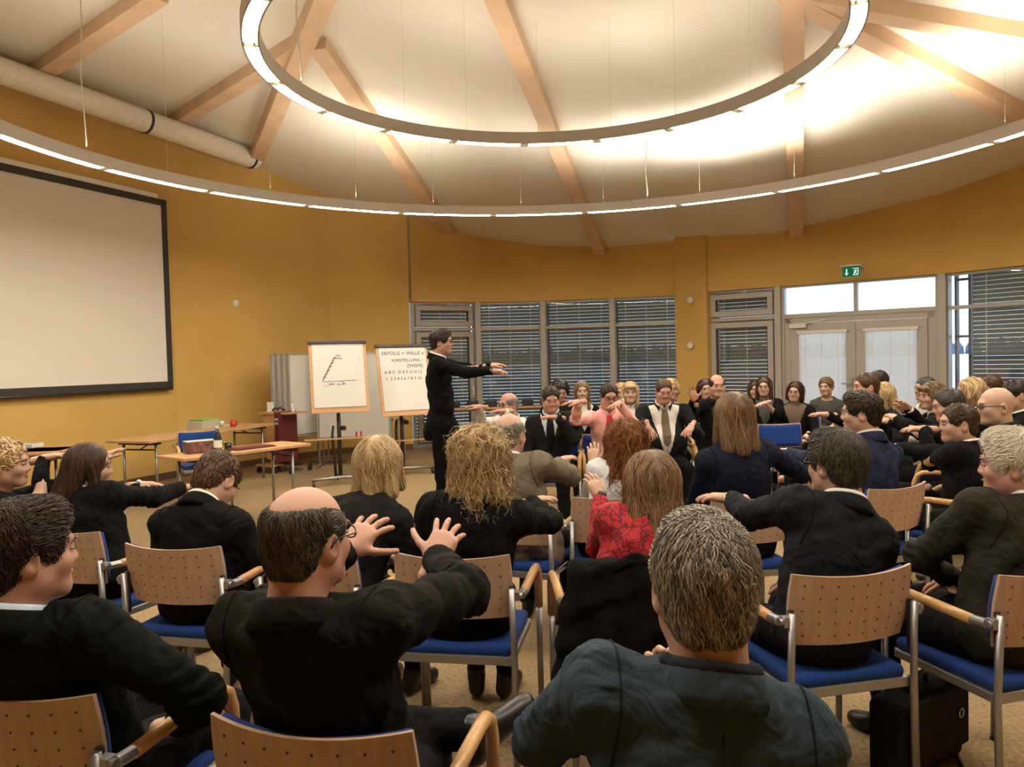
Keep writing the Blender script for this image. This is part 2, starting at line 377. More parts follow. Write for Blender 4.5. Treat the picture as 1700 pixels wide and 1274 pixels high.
# ------------------------------------------------------------------ beams under the ceiling
def beam(p, q, w=.2, h=.26, parent=None, label=None):
    A = ceil_hit(*p); B = ceil_hit(*q); A = Vector(A); B = Vector(B); d = (B - A).normalized(); side = d.cross(Vector((0, 0, 1))).normalized(); up = side.cross(d)
    A = A - d * .15; b = MB(Matrix(((side.x, d.x, up.x, A.x), (side.y, d.y, up.y, A.y), (side.z, d.z, up.z, A.z), (0, 0, 0, 1))))
    L = (B - A).length; b.box((0, L / 2, -h / 2 + .12), (w, L, h)); b.build('trim_%d' % beam.n, M['beam'], bevel=.006)['kind'] = 'structure'; beam.n += 1
beam.n = 10
for p_, q_ in (((996, 411), (818, -30)), ((745, 377), (527, 62)), ((424, 258), (560, -75)), ((290, 195), (500, 62)), ((68, 108), (262, -25)),
               ((1322, 381), (1316, -20)), ((1760, 215), (1316, -20)), ((1800, 66), (1316, -20)), ((560, -75), (860, -260)), ((818, -30), (700, -260)), ((1316, -20), (1150, -230))):
    beam(p_, q_)
# ------------------------------------------------------------------ air duct
A = Vector(at(-160, 62, 7.6)); A = Vector((-5.62, 7.9, 4.66)); 
P1 = Vector(at(414, 262, 11.55)); P0 = Vector(at(0, 117, 8.45)); d = (P1 - P0).normalized(); P1 = P1 + d * .12; Pm = P0 + (P1 - P0) * ((250 / 414) ** .8)
P0 = P0 - d * 4
t = empty('air_duct', P0, 'long pale spiral air duct running under the ceiling along the left wall', 'duct')
MB().tube([P0, P1], .145, 28).build('duct_pipe', M['duct'], t, smooth=False, off=P0)
b = MB()
L = (P1 - P0).length; nn = int(L / .14)
for i in range(nn):
    c = P0 + d * (i * .14 + .05)
    b.tube([c, c + d * .006], .1475, 28)
tag(b.build('duct_seam', M['duct'], t, off=P0), kind='stuff')
for q in (P1 - d * .12, Vector(at(250, 205, 10.05)) * 0 + P0 + d * ((Vector(at(250, 205, 9.95)) - P0).dot(d)), P0 + d * 1.5):
    MB().tube([q, q + d * .035], .154, 28).build('duct_clamp', M['band'], t, off=P0)
# ------------------------------------------------------------------ ring lamps
def ring_lamp(c, R, z, nseg, ph, label, wires, name='ring_lamp', w=.115, h=.11):
    t = empty(name, (c[0], c[1], z), label, 'lamp', 'round hanging ring lamps')
    N = nseg * 8; V = []; Fc = []
    prof = [(-w / 2, 0.0), (-w / 2, h), (w / 2, h), (w / 2, 0.0), (w / 2 - .012, 0.0), (w / 2 - .012, .05), (-w / 2 + .012, .05), (-w / 2 + .012, 0)]
    K = len(prof)
    for i in range(N):
        a = 2 * math.pi * i / N
        for (dr_, dz) in prof: V.append(((R + dr_) * math.cos(a), (R + dr_) * math.sin(a), dz))
    for i in range(N):
        i2 = (i + 1) % N
        for j in range(K):
            j2 = (j + 1) % K; Fc.append((i * K + j, i * K + j2, i2 * K + j2, i2 * K + j))
    mk('housing', V, Fc, M['lampgrey'], t, smooth=False)
    sa = 2 * math.pi / nseg; gap = .11 / R
    for s in range(nseg):
        a0 = ph + s * sa + gap / 2; a1 = ph + (s + 1) * sa - gap / 2; V = []; Fc = []; K2 = 8
        pr = [(-w / 2 + .016, .045), (-w / 2 + .016, .004), (w / 2 - .016, .004), (w / 2 - .016, .045)]
        for i in range(K2 + 1):
            a = a0 + (a1 - a0) * i / K2
            for (dr_, dz) in pr: V.append(((R + dr_) * math.cos(a), (R + dr_) * math.sin(a), dz))
        for i in range(K2):
            for j in range(4): j2 = (j + 1) % 4; Fc.append((i * 4 + j, i * 4 + j2, i * 4 + 4 + j2, i * 4 + 4 + j))
        Fc += [(0, 3, 2, 1), (K2 * 4, K2 * 4 + 1, K2 * 4 + 2, K2 * 4 + 3)]
        mk('light_tube', V, Fc, M['tube'], t, smooth=False)
        am = ph + s * sa; b = MB(Matrix.Rotation(am, 4, 'Z'))
        for q in (-.035, .035): b.box((R, q, .022), (w * .8, .008, .04)); b.box((R - .02, q * .7, .03), (.012, .03, .03))
        b.build('lamp_socket', M['reflector'], t)
    for a in wires:
        x, y = c[0] + R * math.cos(a), c[1] + R * math.sin(a); zc = ceil_z(x, y)
        b = MB(); b.tube([(x - c[0], y - c[1], h), (x - c[0], y - c[1], zc - z + .02)], .0012, 5); b.tube([(x - c[0], y - c[1], h), (x - c[0], y - c[1], h + .06)], .003, 6); b.build('suspension_wire', M['wire'], t)
    return t
CO = (.324, 5.67); RO = 4.31; ZO = 3.4
CI = (.322, 5.62); RI = 2.04; ZI = 3.655
ring_lamp(CO, RO, ZO, 23, math.radians(90 + 6.8), 'large outer ring lamp hanging nearest the yellow walls', [math.radians(a) for a in (17, 47, 62, 78, 92, 107, 120, 134, 150, 200, 240, 300, 340)])
ring_lamp(CI, RI, ZI, 18, math.radians(90 + 4), 'small inner ring lamp hanging in the middle of the ceiling', [math.radians(a) for a in (30, 52, 70, 90, 110, 128, 155, 200, 250, 300, 340)])
for (px, py, pz, side, c_, R_, Z_) in ((175, 40, 248, 0, CO, RO, ZO), (528, 0, 140, 0, CI, RI, ZI), (1090, 255, 350, 0, CO, RO, ZO)):
    a_, b_ = ray(px, pz); Yb = (Z_ + .11 - CAMH) / b_; Q = np.array((a_ * Yb, Yb)); v = Q - np.array(c_); v = v / np.hypot(*v) * R_ + np.array(c_)
    zc = ceil_z(*v); o = empty('power_cable', (v[0], v[1], Z_ + .1), {175: 'pale cable with round ceiling rose feeding the outer ring lamp at upper left', 528: 'thin cable hanging from the beam joint to the inner ring lamp', 1090: 'short cable feeding the outer ring lamp right of centre'}[px], 'cable')
    MB().tube([(0, 0, 0), (.01, 0, .1), (-.015, 0, (zc - Z_) * .4), (.012, .0, (zc - Z_) * .7), (0, 0, zc - Z_ - .1)], .006, 6).build('cable', M['wire'], o, smooth=True)
    MB().lathe([(.02, -.05), (.045, -.03), (.045, .02)], (0, 0, zc - Z_ - .1), 14).build('ceiling_rose', M['whiteitem'], o)
# uplighter spots on the outer ring, plus unseen fill lights added for an even ceiling
def uplight_and_fill(ang, power, size=.5, tilt=0.12, r=None, spread=115, z=None):
    r = r or RO; l = bpy.data.lights.new('uplight_and_fill', 'AREA'); l.shape = 'RECTANGLE'; l.size = size; l.size_y = .12; l.energy = power * UPW; l.color = (1, .88, .71); l.spread = math.radians(spread)
    o = bpy.data.objects.new('uplight_and_fill', l); COL.objects.link(o); a = math.radians(ang)
    o.location = (CO[0] + r * math.cos(a), CO[1] + r * math.sin(a), z or (ZO + .16))
    dv = Vector((math.cos(a) * tilt, math.sin(a) * tilt, 1)).normalized(); tv = Vector((-math.sin(a), math.cos(a), 0)); zv = -dv; yv = zv.cross(tv)
    o.matrix_world = Matrix(((tv.x, yv.x, zv.x, o.location.x), (tv.y, yv.y, zv.y, o.location.y), (tv.z, yv.z, zv.z, o.location.z), (0, 0, 0, 1)))
for i in range(14): uplight_and_fill(12 + i * 360 / 14, 24, 1.6, spread=168, tilt=0)  # unseen wide fill added around the outer ring to brighten ceiling and walls
for i in range(8): uplight_and_fill(20 + i * 45, 19, 1.2, spread=168, tilt=0, r=RI, z=ZI + .16)  # more added fill over the inner ring, lifts the middle of the ceiling
for ang, pw, tl in ((60, 52, .2), (48, 46, .2), (73, 22, .35), (116, 34, 1.1), (108, 10, .8), (24, 50, .45), (8, 20, .3)):
    uplight_and_fill(ang, pw, 1.0, tilt=tl, spread=110)

# ------------------------------------------------------------------ SDF modelling tools
class SDF:
    def __init__(s, h): s.h = h; s.p = []
    def cap(s, a, b, ra, rb=None, k=.02): s.p.append(('c', np.array(a, float), np.array(b, float), ra, ra if rb is None else rb, k)); return s
    def ell(s, c, r, R=None, k=.02): s.p.append(('e', np.array(c, float), np.array(r, float), np.eye(3) if R is None else np.array(R, float), k)); return s
    def sub(s): s.p[-1] = s.p[-1] + ('sub',); return s
    def fn(s, f): s.p.append(('f', f)); return s
    def grid(s, maxcells=3.2e6):
        lo = np.full(3, 1e9); hi = -lo
        for q in s.p:
            if q[-1] == 'sub' or q[0] == 'f': continue
            if q[0] == 'c': r = max(q[3], q[4]); lo = np.minimum(lo, np.minimum(q[1], q[2]) - r); hi = np.maximum(hi, np.maximum(q[1], q[2]) + r)
            else: r = np.abs(q[3]) @ q[2]; lo = np.minimum(lo, q[1] - r); hi = np.maximum(hi, q[1] + r)
        h = s.h; lo -= 4 * h; hi += 4 * h; n = np.ceil((hi - lo) / h).astype(int) + 1
        while n.prod() > maxcells: h *= 1.1; n = np.ceil((hi - lo) / h).astype(int) + 1
        s.hh = h; s.lo = lo; s.n = n; G = np.full(n, .12, dtype=np.float32)
        ax = [(lo[i] + h * np.arange(n[i])).astype(np.float32) for i in range(3)]; s.ax = ax
        for q in s.p:
            if q[0] == 'f':
                G = q[1](ax[0][:, None, None], ax[1][None, :, None], ax[2][None, None, :], G).astype(np.float32); continue
            k = q[5] if q[0] == 'c' else q[4]
            if q[0] == 'c': r = max(q[3], q[4]); a0 = np.minimum(q[1], q[2]) - r; a1 = np.maximum(q[1], q[2]) + r
            else: r = np.abs(q[3]) @ q[2]; a0 = q[1] - r; a1 = q[1] + r
            m = k + 3 * h; i0 = np.clip(np.floor((a0 - m - lo) / h).astype(int), 0, n); i1 = np.clip(np.ceil((a1 + m - lo) / h).astype(int) + 1, 0, n)
            if (i1 <= i0).any(): continue
            sl = tuple(slice(i0[j], i1[j]) for j in range(3)); x = ax[0][sl[0]][:, None, None]; y = ax[1][sl[1]][None, :, None]; z = ax[2][sl[2]][None, None, :]
            if q[0] == 'c':
                A, B = q[1], q[2]; ba = B - A; bb = max(ba @ ba, 1e-9)
                t = np.clip(((x - A[0]) * ba[0] + (y - A[1]) * ba[1] + (z - A[2]) * ba[2]) / bb, 0, 1)
                d = np.sqrt((x - A[0] - t * ba[0]) ** 2 + (y - A[1] - t * ba[1]) ** 2 + (z - A[2] - t * ba[2]) ** 2) - (q[3] + (q[4] - q[3]) * t)
            else:
                c, r, R = q[1], q[2], q[3]; X_ = x - c[0]; Y_ = y - c[1]; Z_ = z - c[2]; k0 = 0; k1 = 0
                for j in range(3):
                    u = X_ * R[0, j] + Y_ * R[1, j] + Z_ * R[2, j]; k0 = k0 + (u / r[j]) ** 2; k1 = k1 + (u / r[j] ** 2) ** 2
                k0 = np.sqrt(k0); d = k0 * (k0 - 1) / np.maximum(np.sqrt(k1), 1e-6)
            g = G[sl]
            if q[-1] == 'sub': d = -d; hh = np.maximum(k - np.abs(g - d), 0) / k; G[sl] = np.maximum(g, d) + hh * hh * k * .25
            else: hh = np.maximum(k - np.abs(g - d), 0) / k; G[sl] = np.minimum(g, d) - hh * hh * k * .25
        s.G = G; return s
    def mesh(s):
        if not hasattr(s, 'G'): s.grid()
        G = s.G; h = s.hh; G[0] = G[-1] = .1; G[:, 0] = G[:, -1] = .1; G[:, :, 0] = G[:, :, -1] = .1
        ins = G < 0; c = np.zeros(tuple(np.array(G.shape) - 1), np.int8)
        for i in (0, 1):
            for j in (0, 1):
                for k in (0, 1): c += ins[i:G.shape[0] - 1 + i, j:G.shape[1] - 1 + j, k:G.shape[2] - 1 + k]
        act = (c > 0) & (c < 8); I = np.argwhere(act); idx = np.full(act.shape, -1, np.int32); idx[act] = np.arange(len(I))
        acc = np.zeros((len(I), 3)); cnt = np.zeros(len(I)); cor = [(i, j, k) for i in (0, 1) for j in (0, 1) for k in (0, 1)]
        val = {q: G[I[:, 0] + q[0], I[:, 1] + q[1], I[:, 2] + q[2]] for q in cor}
        for q in cor:
            for ax_ in range(3):
                if q[ax_]: continue
                w = list(q); w[ax_] = 1; w = tuple(w); a, b = val[q], val[w]; m = (a < 0) != (b < 0); t = np.where(m, a / np.where(m, a - b, 1), 0)
                p = np.array(q, float)[None, :].repeat(len(I), 0); p[:, ax_] += t; acc += p * m[:, None]; cnt += m
        V = (acc / np.maximum(cnt, 1)[:, None] + I) * h + s.lo; Q = []
        for ax_ in range(3):
            a = ins; sl0 = [slice(1, -1)] * 3; sl0[ax_] = slice(0, -1); sl1 = [slice(1, -1)] * 3; sl1[ax_] = slice(1, None)
            d0 = a[tuple(sl0)]; d1 = a[tuple(sl1)]; o1, o2 = [(1, 2), (2, 0), (0, 1)][ax_]
            for flip in (0, 1):
                E = np.argwhere((d0 & ~d1) if flip == 0 else (~d0 & d1)); add = np.ones(3, int); add[ax_] = 0; E = E + add
                def g_(u, v): e = E.copy(); e[:, o1] -= u; e[:, o2] -= v; return idx[e[:, 0], e[:, 1], e[:, 2]]
                q = np.stack([g_(1, 1), g_(0, 1), g_(0, 0), g_(1, 0)], 1)
                Q.append(q if flip == 0 else q[:, ::-1])
        Q = np.concatenate(Q); Q = Q[(Q >= 0).all(1)]
        return V, Q
    def sample(s, P):
        q = (P - s.lo) / s.hh; i = np.clip(np.floor(q).astype(int), 0, np.array(s.G.shape) - 2); f = np.clip(q - i, 0, 1); r = 0
        for a in (0, 1):
            for b in (0, 1):
                for c in (0, 1):
                    w = (f[:, 0] if a else 1 - f[:, 0]) * (f[:, 1] if b else 1 - f[:, 1]) * (f[:, 2] if c else 1 - f[:, 2]); r = r + w * s.G[i[:, 0] + a, i[:, 1] + b, i[:, 2] + c]
        return r
    def grad(s, P):
        e = s.hh; g = np.stack([s.sample(P + np.eye(3)[j] * e) - s.sample(P - np.eye(3)[j] * e) for j in range(3)], 1)
        return g / np.maximum(np.linalg.norm(g, axis=1), 1e-6)[:, None]
def nrm(v): v = np.array(v, float); return v / max(np.linalg.norm(v), 1e-9)
def folds(amp, seed=0, wl=.09, squash=None):
    r = np.random.default_rng(seed); D = [nrm(r.normal(size=3)) * 2 * math.pi / (wl * r.uniform(.7, 1.6)) for _ in range(6)]; ph = r.uniform(0, 6, 6)
    def f(x, y, z, G):
        w = 0
        for d, p in zip(D, ph): w = w + np.sin(d[0] * x + d[1] * y + d[2] * z * (squash or 1) + p)
        return G + amp * w / 2.2
    return f

# ------------------------------------------------------------------ people
def rot(yaw, pitch=0, roll=0):
    """columns right, forward, up; yaw clockwise seen from above (0 = +Y), pitch positive = looking down, roll positive = right ear down"""
    cy, sy = math.cos(yaw), math.sin(yaw); r = np.array((cy, -sy, 0)); f = np.array((sy, cy, 0)); u = np.array((0, 0, 1.))
    f2 = f * math.cos(pitch) - u * math.sin(pitch); u2 = np.cross(r, f2); r2 = r * math.cos(roll) - u2 * math.sin(roll); u3 = np.cross(r2, f2)
    return np.stack([r2, f2, u3], 1)
_mc = {}
def skin(c):
    if c not in _mc:
        m = mat('skin', c, .5, noise=.08, nscale=14, bump=.12, bscale=120, bdist=.001); p = m.node_tree.nodes['Principled BSDF']
        p.inputs['Subsurface Weight'].default_value = .08; p.inputs['Subsurface Radius'].default_value = (.012, .005, .003); _mc[c] = m
    return _mc[c]
def cloth(c, bump=.35, noise=.18, rough=.9, sheen=.0):
    k = ('c', c, bump)
    if k not in _mc:
        _mc[k] = mat('cloth', c, rough, noise=noise, nscale=260, bump=bump, bscale=420, bdist=.0012, spec=.12, sheen=sheen)

        nt = _mc[k].node_tree; b1 = [n for n in nt.nodes if n.type == 'BUMP'][0]; tc = [n for n in nt.nodes if n.type == 'TEX_COORD'][0]
        n2 = nt.nodes.new('ShaderNodeTexNoise'); n2.inputs['Scale'].default_value = 7; n2.inputs['Detail'].default_value = 2; n2.inputs['Distortion'].default_value = 1.8
        b2 = nt.nodes.new('ShaderNodeBump'); b2.inputs['Strength'].default_value = .55; b2.inputs['Distance'].default_value = .035
        nt.links.new(tc.outputs['Object'], n2.inputs['Vector']); nt.links.new(n2.outputs[0], b2.inputs['Height']); nt.links.new(b2.outputs[0], b1.inputs['Normal'])
    return _mc[k]
def floral(c, c2):
    m, nt, p = new_mat('floral_knit'); tc = nt.nodes.new('ShaderNodeTexCoord'); v = nt.nodes.new('ShaderNodeTexVoronoi'); v.feature = 'DISTANCE_TO_EDGE'; v.inputs['Scale'].default_value = 26
    n = nt.nodes.new('ShaderNodeTexNoise'); n.inputs['Scale'].default_value = 22; ad = nt.nodes.new('ShaderNodeMixRGB'); ad.blend_type = 'ADD'; ad.inputs[0].default_value = .09
    nt.links.new(tc.outputs['Object'], n.inputs['Vector']); nt.links.new(tc.outputs['Object'], ad.inputs[1]); nt.links.new(n.outputs[1], ad.inputs[2]); nt.links.new(ad.outputs[0], v.inputs['Vector'])
    r = nt.nodes.new('ShaderNodeValToRGB'); r.color_ramp.elements[0].position = .045; r.color_ramp.elements[1].position = .10; r.color_ramp.elements[0].color = (*c2, 1); r.color_ramp.elements[1].color = (*c, 1)
    nt.links.new(v.outputs[0], r.inputs[0]); nt.links.new(r.outputs[0], p.inputs['Base Color']); p.inputs['Roughness'].default_value = .8
    b = nt.nodes.new('ShaderNodeBump'); b.inputs['Strength'].default_value = .4; b.inputs['Distance'].default_value = .003; nt.links.new(r.outputs[0], b.inputs['Height']); nt.links.new(b.outputs[0], p.inputs['Normal'])
    return m
M['redknit'] = floral((.42, .012, .02), (.11, .005, .01))
def hairmat(c0, c1, c2=None):
    k = ('h', c0, c1)
    if k in _mc: return _mc[k]
    m, nt, p = new_mat('hair'); a = nt.nodes.new('ShaderNodeAttribute'); a.attribute_name = 'lock'
    r = nt.nodes.new('ShaderNodeValToRGB'); nt.links.new(a.outputs['Fac'], r.inputs[0]); r.color_ramp.elements[0].color = (*c0, 1); r.color_ramp.elements[1].color = (*c1, 1)
    r.color_ramp.elements[0].position = .1; r.color_ramp.elements[1].position = .95
    nt.links.new(r.outputs[0], p.inputs['Base Color']); p.inputs['Roughness'].default_value = .42; p.inputs['Specular IOR Level'].default_value = .35
    _mc[k] = m; return m
SK = (.45, .265, .185); SKP = (.51, .32, .235); SKR = (.47, .25, .18)

def locks(sdf, N, length, seg, width, flow, wave=0, wl=.05, jitter=.25, lift=.002, start=None, zend=None, seed=1, thick=.35, region=None, lenf=None):
    """tapered hair locks following the hair volume, returns V,Q,attr"""
    r = np.random.default_rng(seed); V0, _ = sdf.mesh()
    if region is not None: V0 = V0[region(V0)]
    if len(V0) == 0: return None
    P = V0[r.integers(0, len(V0), N)] + r.normal(size=(N, 3)) * .003
    L = length * r.uniform(.6, 1.25, N)
    if lenf: L = L * lenf(P)
    step = (L / seg)[:, None]; pts = []; nrmv = []; ph = r.uniform(0, 6.28, N); jit = r.normal(size=(N, 3)) * jitter; lf = lift * r.uniform(0.1, 1.6, N)
    for i in range(seg + 1):
        g = sdf.grad(P); d = sdf.sample(P); P = P - g * (np.clip(d, -.02, .02) - lf)[:, None]
        pts.append(P.copy()); nrmv.append(g)
        D = flow(P, r) + jit; D = D - g * (D * g).sum(1)[:, None]; D /= np.maximum(np.linalg.norm(D, axis=1), 1e-6)[:, None]
        side = np.cross(D, g)
        if wave: D = D + side * (wave * np.sin(ph + i * (L / seg) * 2 * math.pi / wl))[:, None] + g * (wave * .45 * np.cos(ph + i * (L / seg) * 2 * math.pi / wl))[:, None]
        P = P + D * step
    pts = np.stack(pts, 1); G = np.stack(nrmv, 1); T = np.gradient(pts, axis=1); T /= np.maximum(np.linalg.norm(T, axis=2), 1e-6)[..., None]; A = np.cross(T, G); A /= np.maximum(np.linalg.norm(A, axis=2), 1e-6)[..., None]
    if wave: 
        off = np.cos(ph[:, None] + np.arange(seg + 1)[None] * (L / seg)[:, None] * 2 * math.pi / wl) * wave * .006
        pts = pts + G * np.maximum(off, -.002)[..., None]
    tt = np.linspace(0, 1, seg + 1); tap = (np.clip(tt * 4, .3, 1) * np.clip((1 - tt) * 2.2, .06, 1))[None, :, None]; w = (width * r.uniform(.6, 1.3, N))[:, None, None] * tap
    R3 = np.stack([pts - A * w, pts + G * w * thick, pts + A * w], 2)      # N,S+1,3,3
    n, s1 = N, seg + 1; V = R3.reshape(-1, 3); base = (np.arange(n)[:, None] * s1 * 3 + np.arange(seg)[None] * 3)[..., None]
    q = []
    for j in range(3):
        j2 = (j + 1) % 3; q.append(np.concatenate([base + j, base + j2, base + 3 + j2, base + 3 + j], 2).reshape(-1, 4))
    Q = np.concatenate(q); at_ = np.clip(r.beta(2, 2, N) * .75 + .5 * (.5 + .5 * np.sin(P[:, 0] * 140 + P[:, 2] * 60)) * .5, 0, 1).repeat(s1 * 3)
    return V, Q, at_

def make_head(p, root, O, Hc, Rh, Nb, o, hs):
    """head + neck: returns skin geometry list; hair etc. become children of root"""
    res = o['res']; fem = o.get('fem', 0)
    toL = lambda w: ((np.array(w) - Hc) @ Rh) / hs
    toW = lambda v: Hc + (np.asarray(v) * hs) @ Rh.T
    h = SDF(max(.0045, res * .42) / hs)
    jw = .054 if fem else .060
    h.ell((0, -.012, .028), (.076, .097, .087)).ell((0, .022, -.045), (jw, .066, .070), k=.03).cap((-.018, .062, -.094), (.018, .062, -.094), .019 if fem else .023, k=.03)
    h.cap((-.046, .005, -.062), (.046, .005, -.062), .022, k=.045)
    h.cap((-.03, .078, .021), (.03, .078, .021), .011 if fem else .013, k=.02)
    h.ell((-.032, .1, -.001), (.016, .013, .0095), k=.010).sub().ell((.032, .1, -.001), (.016, .013, .0095), k=.010).sub()
    h.cap((0, .085, .012), (0, .0985, -.029), .0065, .0094, k=.014).cap((-.010, .0915, -.035), (.010, .0915, -.035), .007, k=.01)
    h.ell((-.038, .060, -.030), (.02, .02, .018), k=.035).ell((.038, .060, -.030), (.02, .02, .018), k=.035)
    for s in (-1, 1):
        R = rot(s * .35); h.ell((s * .080, -.012, -.012), (.0085, .021, .033), R, k=.008).ell((s * .088, -.008, -.008), (.006, .011, .02), R, k=.006).sub()
    nb = toL(Nb); up = nb * .6
    h.cap((0, -.022, -.04), nb, .052 if fem else .061, (.054 if fem else .066), k=.035)
    V, Q = h.mesh(); geo = (toW(V), Q)
    # face details
    if o.get('face', 1):
        for s in (-1, 1):
            b = MB(); 
            e = SDF(.003); e.ell((s * .032, .0835, -.001), (.0125, .010, .0055)); v, q = e.mesh(); mk('eye', toW(v), q, M['eyewhite'], root, off=O)
            e = SDF(.002); e.ell((s * .032, .0915, -.001), (.0055, .004, .0055)); v, q = e.mesh(); mk('iris', toW(v), q, M['eye'], root, off=O)
            MB().tube([toW((s * .014, .094, .016)), toW((s * .032, .098, .022)), toW((s * .05, .086, .017))], [.002, .003, .0015], 6).build('eyebrow', o['browm'], root, smooth=True, off=O)
        b = MB(); b.tube([toW(q) for q in ((-.019, .0825, -.0635), (-.010, .088, -.062), (0, .0905, -.0625), (.010, .088, -.062), (.019, .0825, -.0635))], [.0015, .0035, .0045, .0035, .0015], 8); b.build('lips', M['lips'], root, smooth=True, off=O)
    if o.get('glasses'):
        b = MB()
        for s in (-1, 1):
            b.tube([toW((s * .034 + .022 * math.cos(a), .103 - .006 * abs(math.cos(a)) , -.003 + .015 * math.sin(a))) for a in np.linspace(0, 2 * math.pi, 17)], .0019 * o['glasses'], 6, cap=False)
            b.tube([toW((s * .056, .097, .003)), toW((s * .079, .07, .004)), toW((s * .088, -.005, .006)), toW((s * .086, -.02, -.012))], .0018 * o['glasses'], 6)
        b.tube([toW((-.012, .104, 0)), toW((.012, .104, 0))], .0018 * o['glasses'], 6); b.build('glasses', M['rim'], root, smooth=True, off=O)
    # hair volume
    st = o['hair']; L = o.get('hlen', .12); H = SDF(max(.0045, res * .42) / hs); hm = o['hairm']; pf = o.get('puff', 0)
    def facecut(k=.012, y=.0):
        H.ell((0, .112 + y, -.045), (.082, .085, .112), k=k).sub()
    if st in ('short', 'bald', 'crop'):
        t = .003 if st == 'crop' else .006 + pf
        H.ell((0, -.014, .030), (.077 + t, .098 + t, .087 + t)).ell((0, -.055, -.036), (.062 + t * .5, .044 + t * .6, .062), k=.03)
        if pf: H.ell((0, .045, .085), (.055, .045, .03 + pf), k=.03)
        facecut(); H.ell((0, .06, -.12), (.12, .10, .085), k=.01).sub()
        for s in (-1, 1): H.ell((s * .092, .004, -.036), (.032, .030, .044), k=.008).sub()
        if st == 'bald': H.ell((0, o.get('by', .03), .115), (.066, .115 + o.get('bl', 0), .072), k=.045).sub()
        H.fn(lambda x, y, z, G: np.maximum(G, -(z + .086 + .25 * (y + .09))))
    elif st in ('long', 'bob', 'curly'):
        t = .010 + pf * .8
        H.ell((0, -.016, .030), (.077 + t, .097 + t, .087 + t)); w = .062 + pf * .9
        bk = max(0, L - .09) * .66; H.cap((-.05, -.035, .02), (-w, -.045 - bk, -L), .045 + pf * .5, .030, k=.03).cap((.05, -.035, .02), (w, -.045 - bk, -L), .045 + pf * .5, .030, k=.03)
        H.cap((0, -.060, .02), (0, -.075 - pf * .4 - bk, -L - .01), .052 + pf * .5, .034, k=.03)
        for s in (-1, 1): H.cap((s * .074, .012, .035), (s * (.078 + pf), .024, -L * .85), .022 + pf * .3, .017, k=.02)
        facecut(y=.004); H.ell((0, .07, -.1), (.066, .075, .12), k=.015).sub()
        if o.get('fringe'): H.ell((0, .075, .062), (.062, .030, .026), k=.02)
        if st == 'curly': H.fn(folds(.008, 5, .045))
    elif st == 'updo':
        t = .010; H.ell((0, -.014, .030), (.077 + t, .098 + t, .087 + t)).ell((0, -.05, -.02), (.066, .05, .05), k=.03).ell((0, -.105, .035 + o.get('bunz', .0)), (.045, .038, .045), k=.02)
        facecut(); H.ell((0, .06, -.12), (.12, .10, .085), k=.01).sub()
        for s in (-1, 1): H.ell((s * .092, .004, -.036), (.032, .030, .044), k=.008).sub()
        if o.get('hlen', 0): H.cap((0, -.10, 0), (.0, -.10, -L), .03, .018, k=.02)
    if st != 'none':
        V, Q = H.mesh(); nb_ = len(V); near = o.get('near', 0); N = o.get('nlock', 260 if not near else 2400)
        sl = max(len(V), 1)
        rr = np.random.default_rng(3); base = mk('hair', toW(V), Q, hm, root, off=O, attr=np.full(len(V), .28))
        crown = np.array((.01, -.045, .118))
        if st in ('short', 'bald', 'crop'):
            fl = lambda P, r: np.where((P[:, 1:2] > -.01) & (P[:, 2:3] > .02), np.array((.35, -1, .1))[None] + P * 0, (P - crown) / .09 * .8 + np.array((0, 0, -.55)) * np.clip(.12 - P[:, 2:3], 0, .1) * 10)
            ln, sg, wd, wv, wlx, lift = (.034 if st != 'crop' else .016), 4, (.0014 if near else .0038), o.get('wave', .25), .04, (.0025 if st == 'short' else .0015)
            lift += pf * .15; lf_ = lambda P: np.where((np.abs(P[:, 0]) > .055) & (P[:, 2] < .035), .5, 1.0) * np.where(P[:, 2] < -.05, .6, 1)
        else:
            fl = lambda P, r: np.where((P[:, 2:3] > .07), np.concatenate([np.sign(P[:, :1]) * .9, -.55 * np.ones_like(P[:, :1]), -.5 * np.ones_like(P[:, :1])], 1), np.array((0, 0.0, -1.))[None])
            lf_ = None; ln, sg, wd, wv, wlx, lift = o.get('slen', min(L + .1, .2)), 9, (.0022 if near else .005), o.get('wave', .10 if st != 'curly' else .62), .075 if st != 'curly' else .055, .004 if st != 'curly' else .008
        if near and st == 'short': sg = 5
        if st == 'updo': fl = lambda P, r: np.array((0, -.105, .04)) - P; ln = .06; sg = 4
        R_ = locks(H, int(N * (1.7 if near else 1.2)), ln * o.get('lk', 1), sg, wd * o.get('wk', 1), fl, wave=wv, wl=wlx, seed=7, lift=lift, jitter=.20 if st != 'curly' else .3, lenf=lf_)
        if R_:
            hl = mk('hair_locks', toW(R_[0]), R_[1], hm, base, off=O, attr=R_[2]); tag(hl, kind='stuff')
    if o.get('beard'):
        B = SDF(.005); B.ell((0, .050, -.090), (.040, .038, .030)).cap((-.026, .086, -.050), (.026, .086, -.050), .006, k=.01).ell((0, .10, -.062), (.026, .03, .010), k=.004).sub()
        v, q = B.mesh(); mk('beard', toW(v), q, HD, root, off=O, attr=np.full(len(v), .4))
    return geo

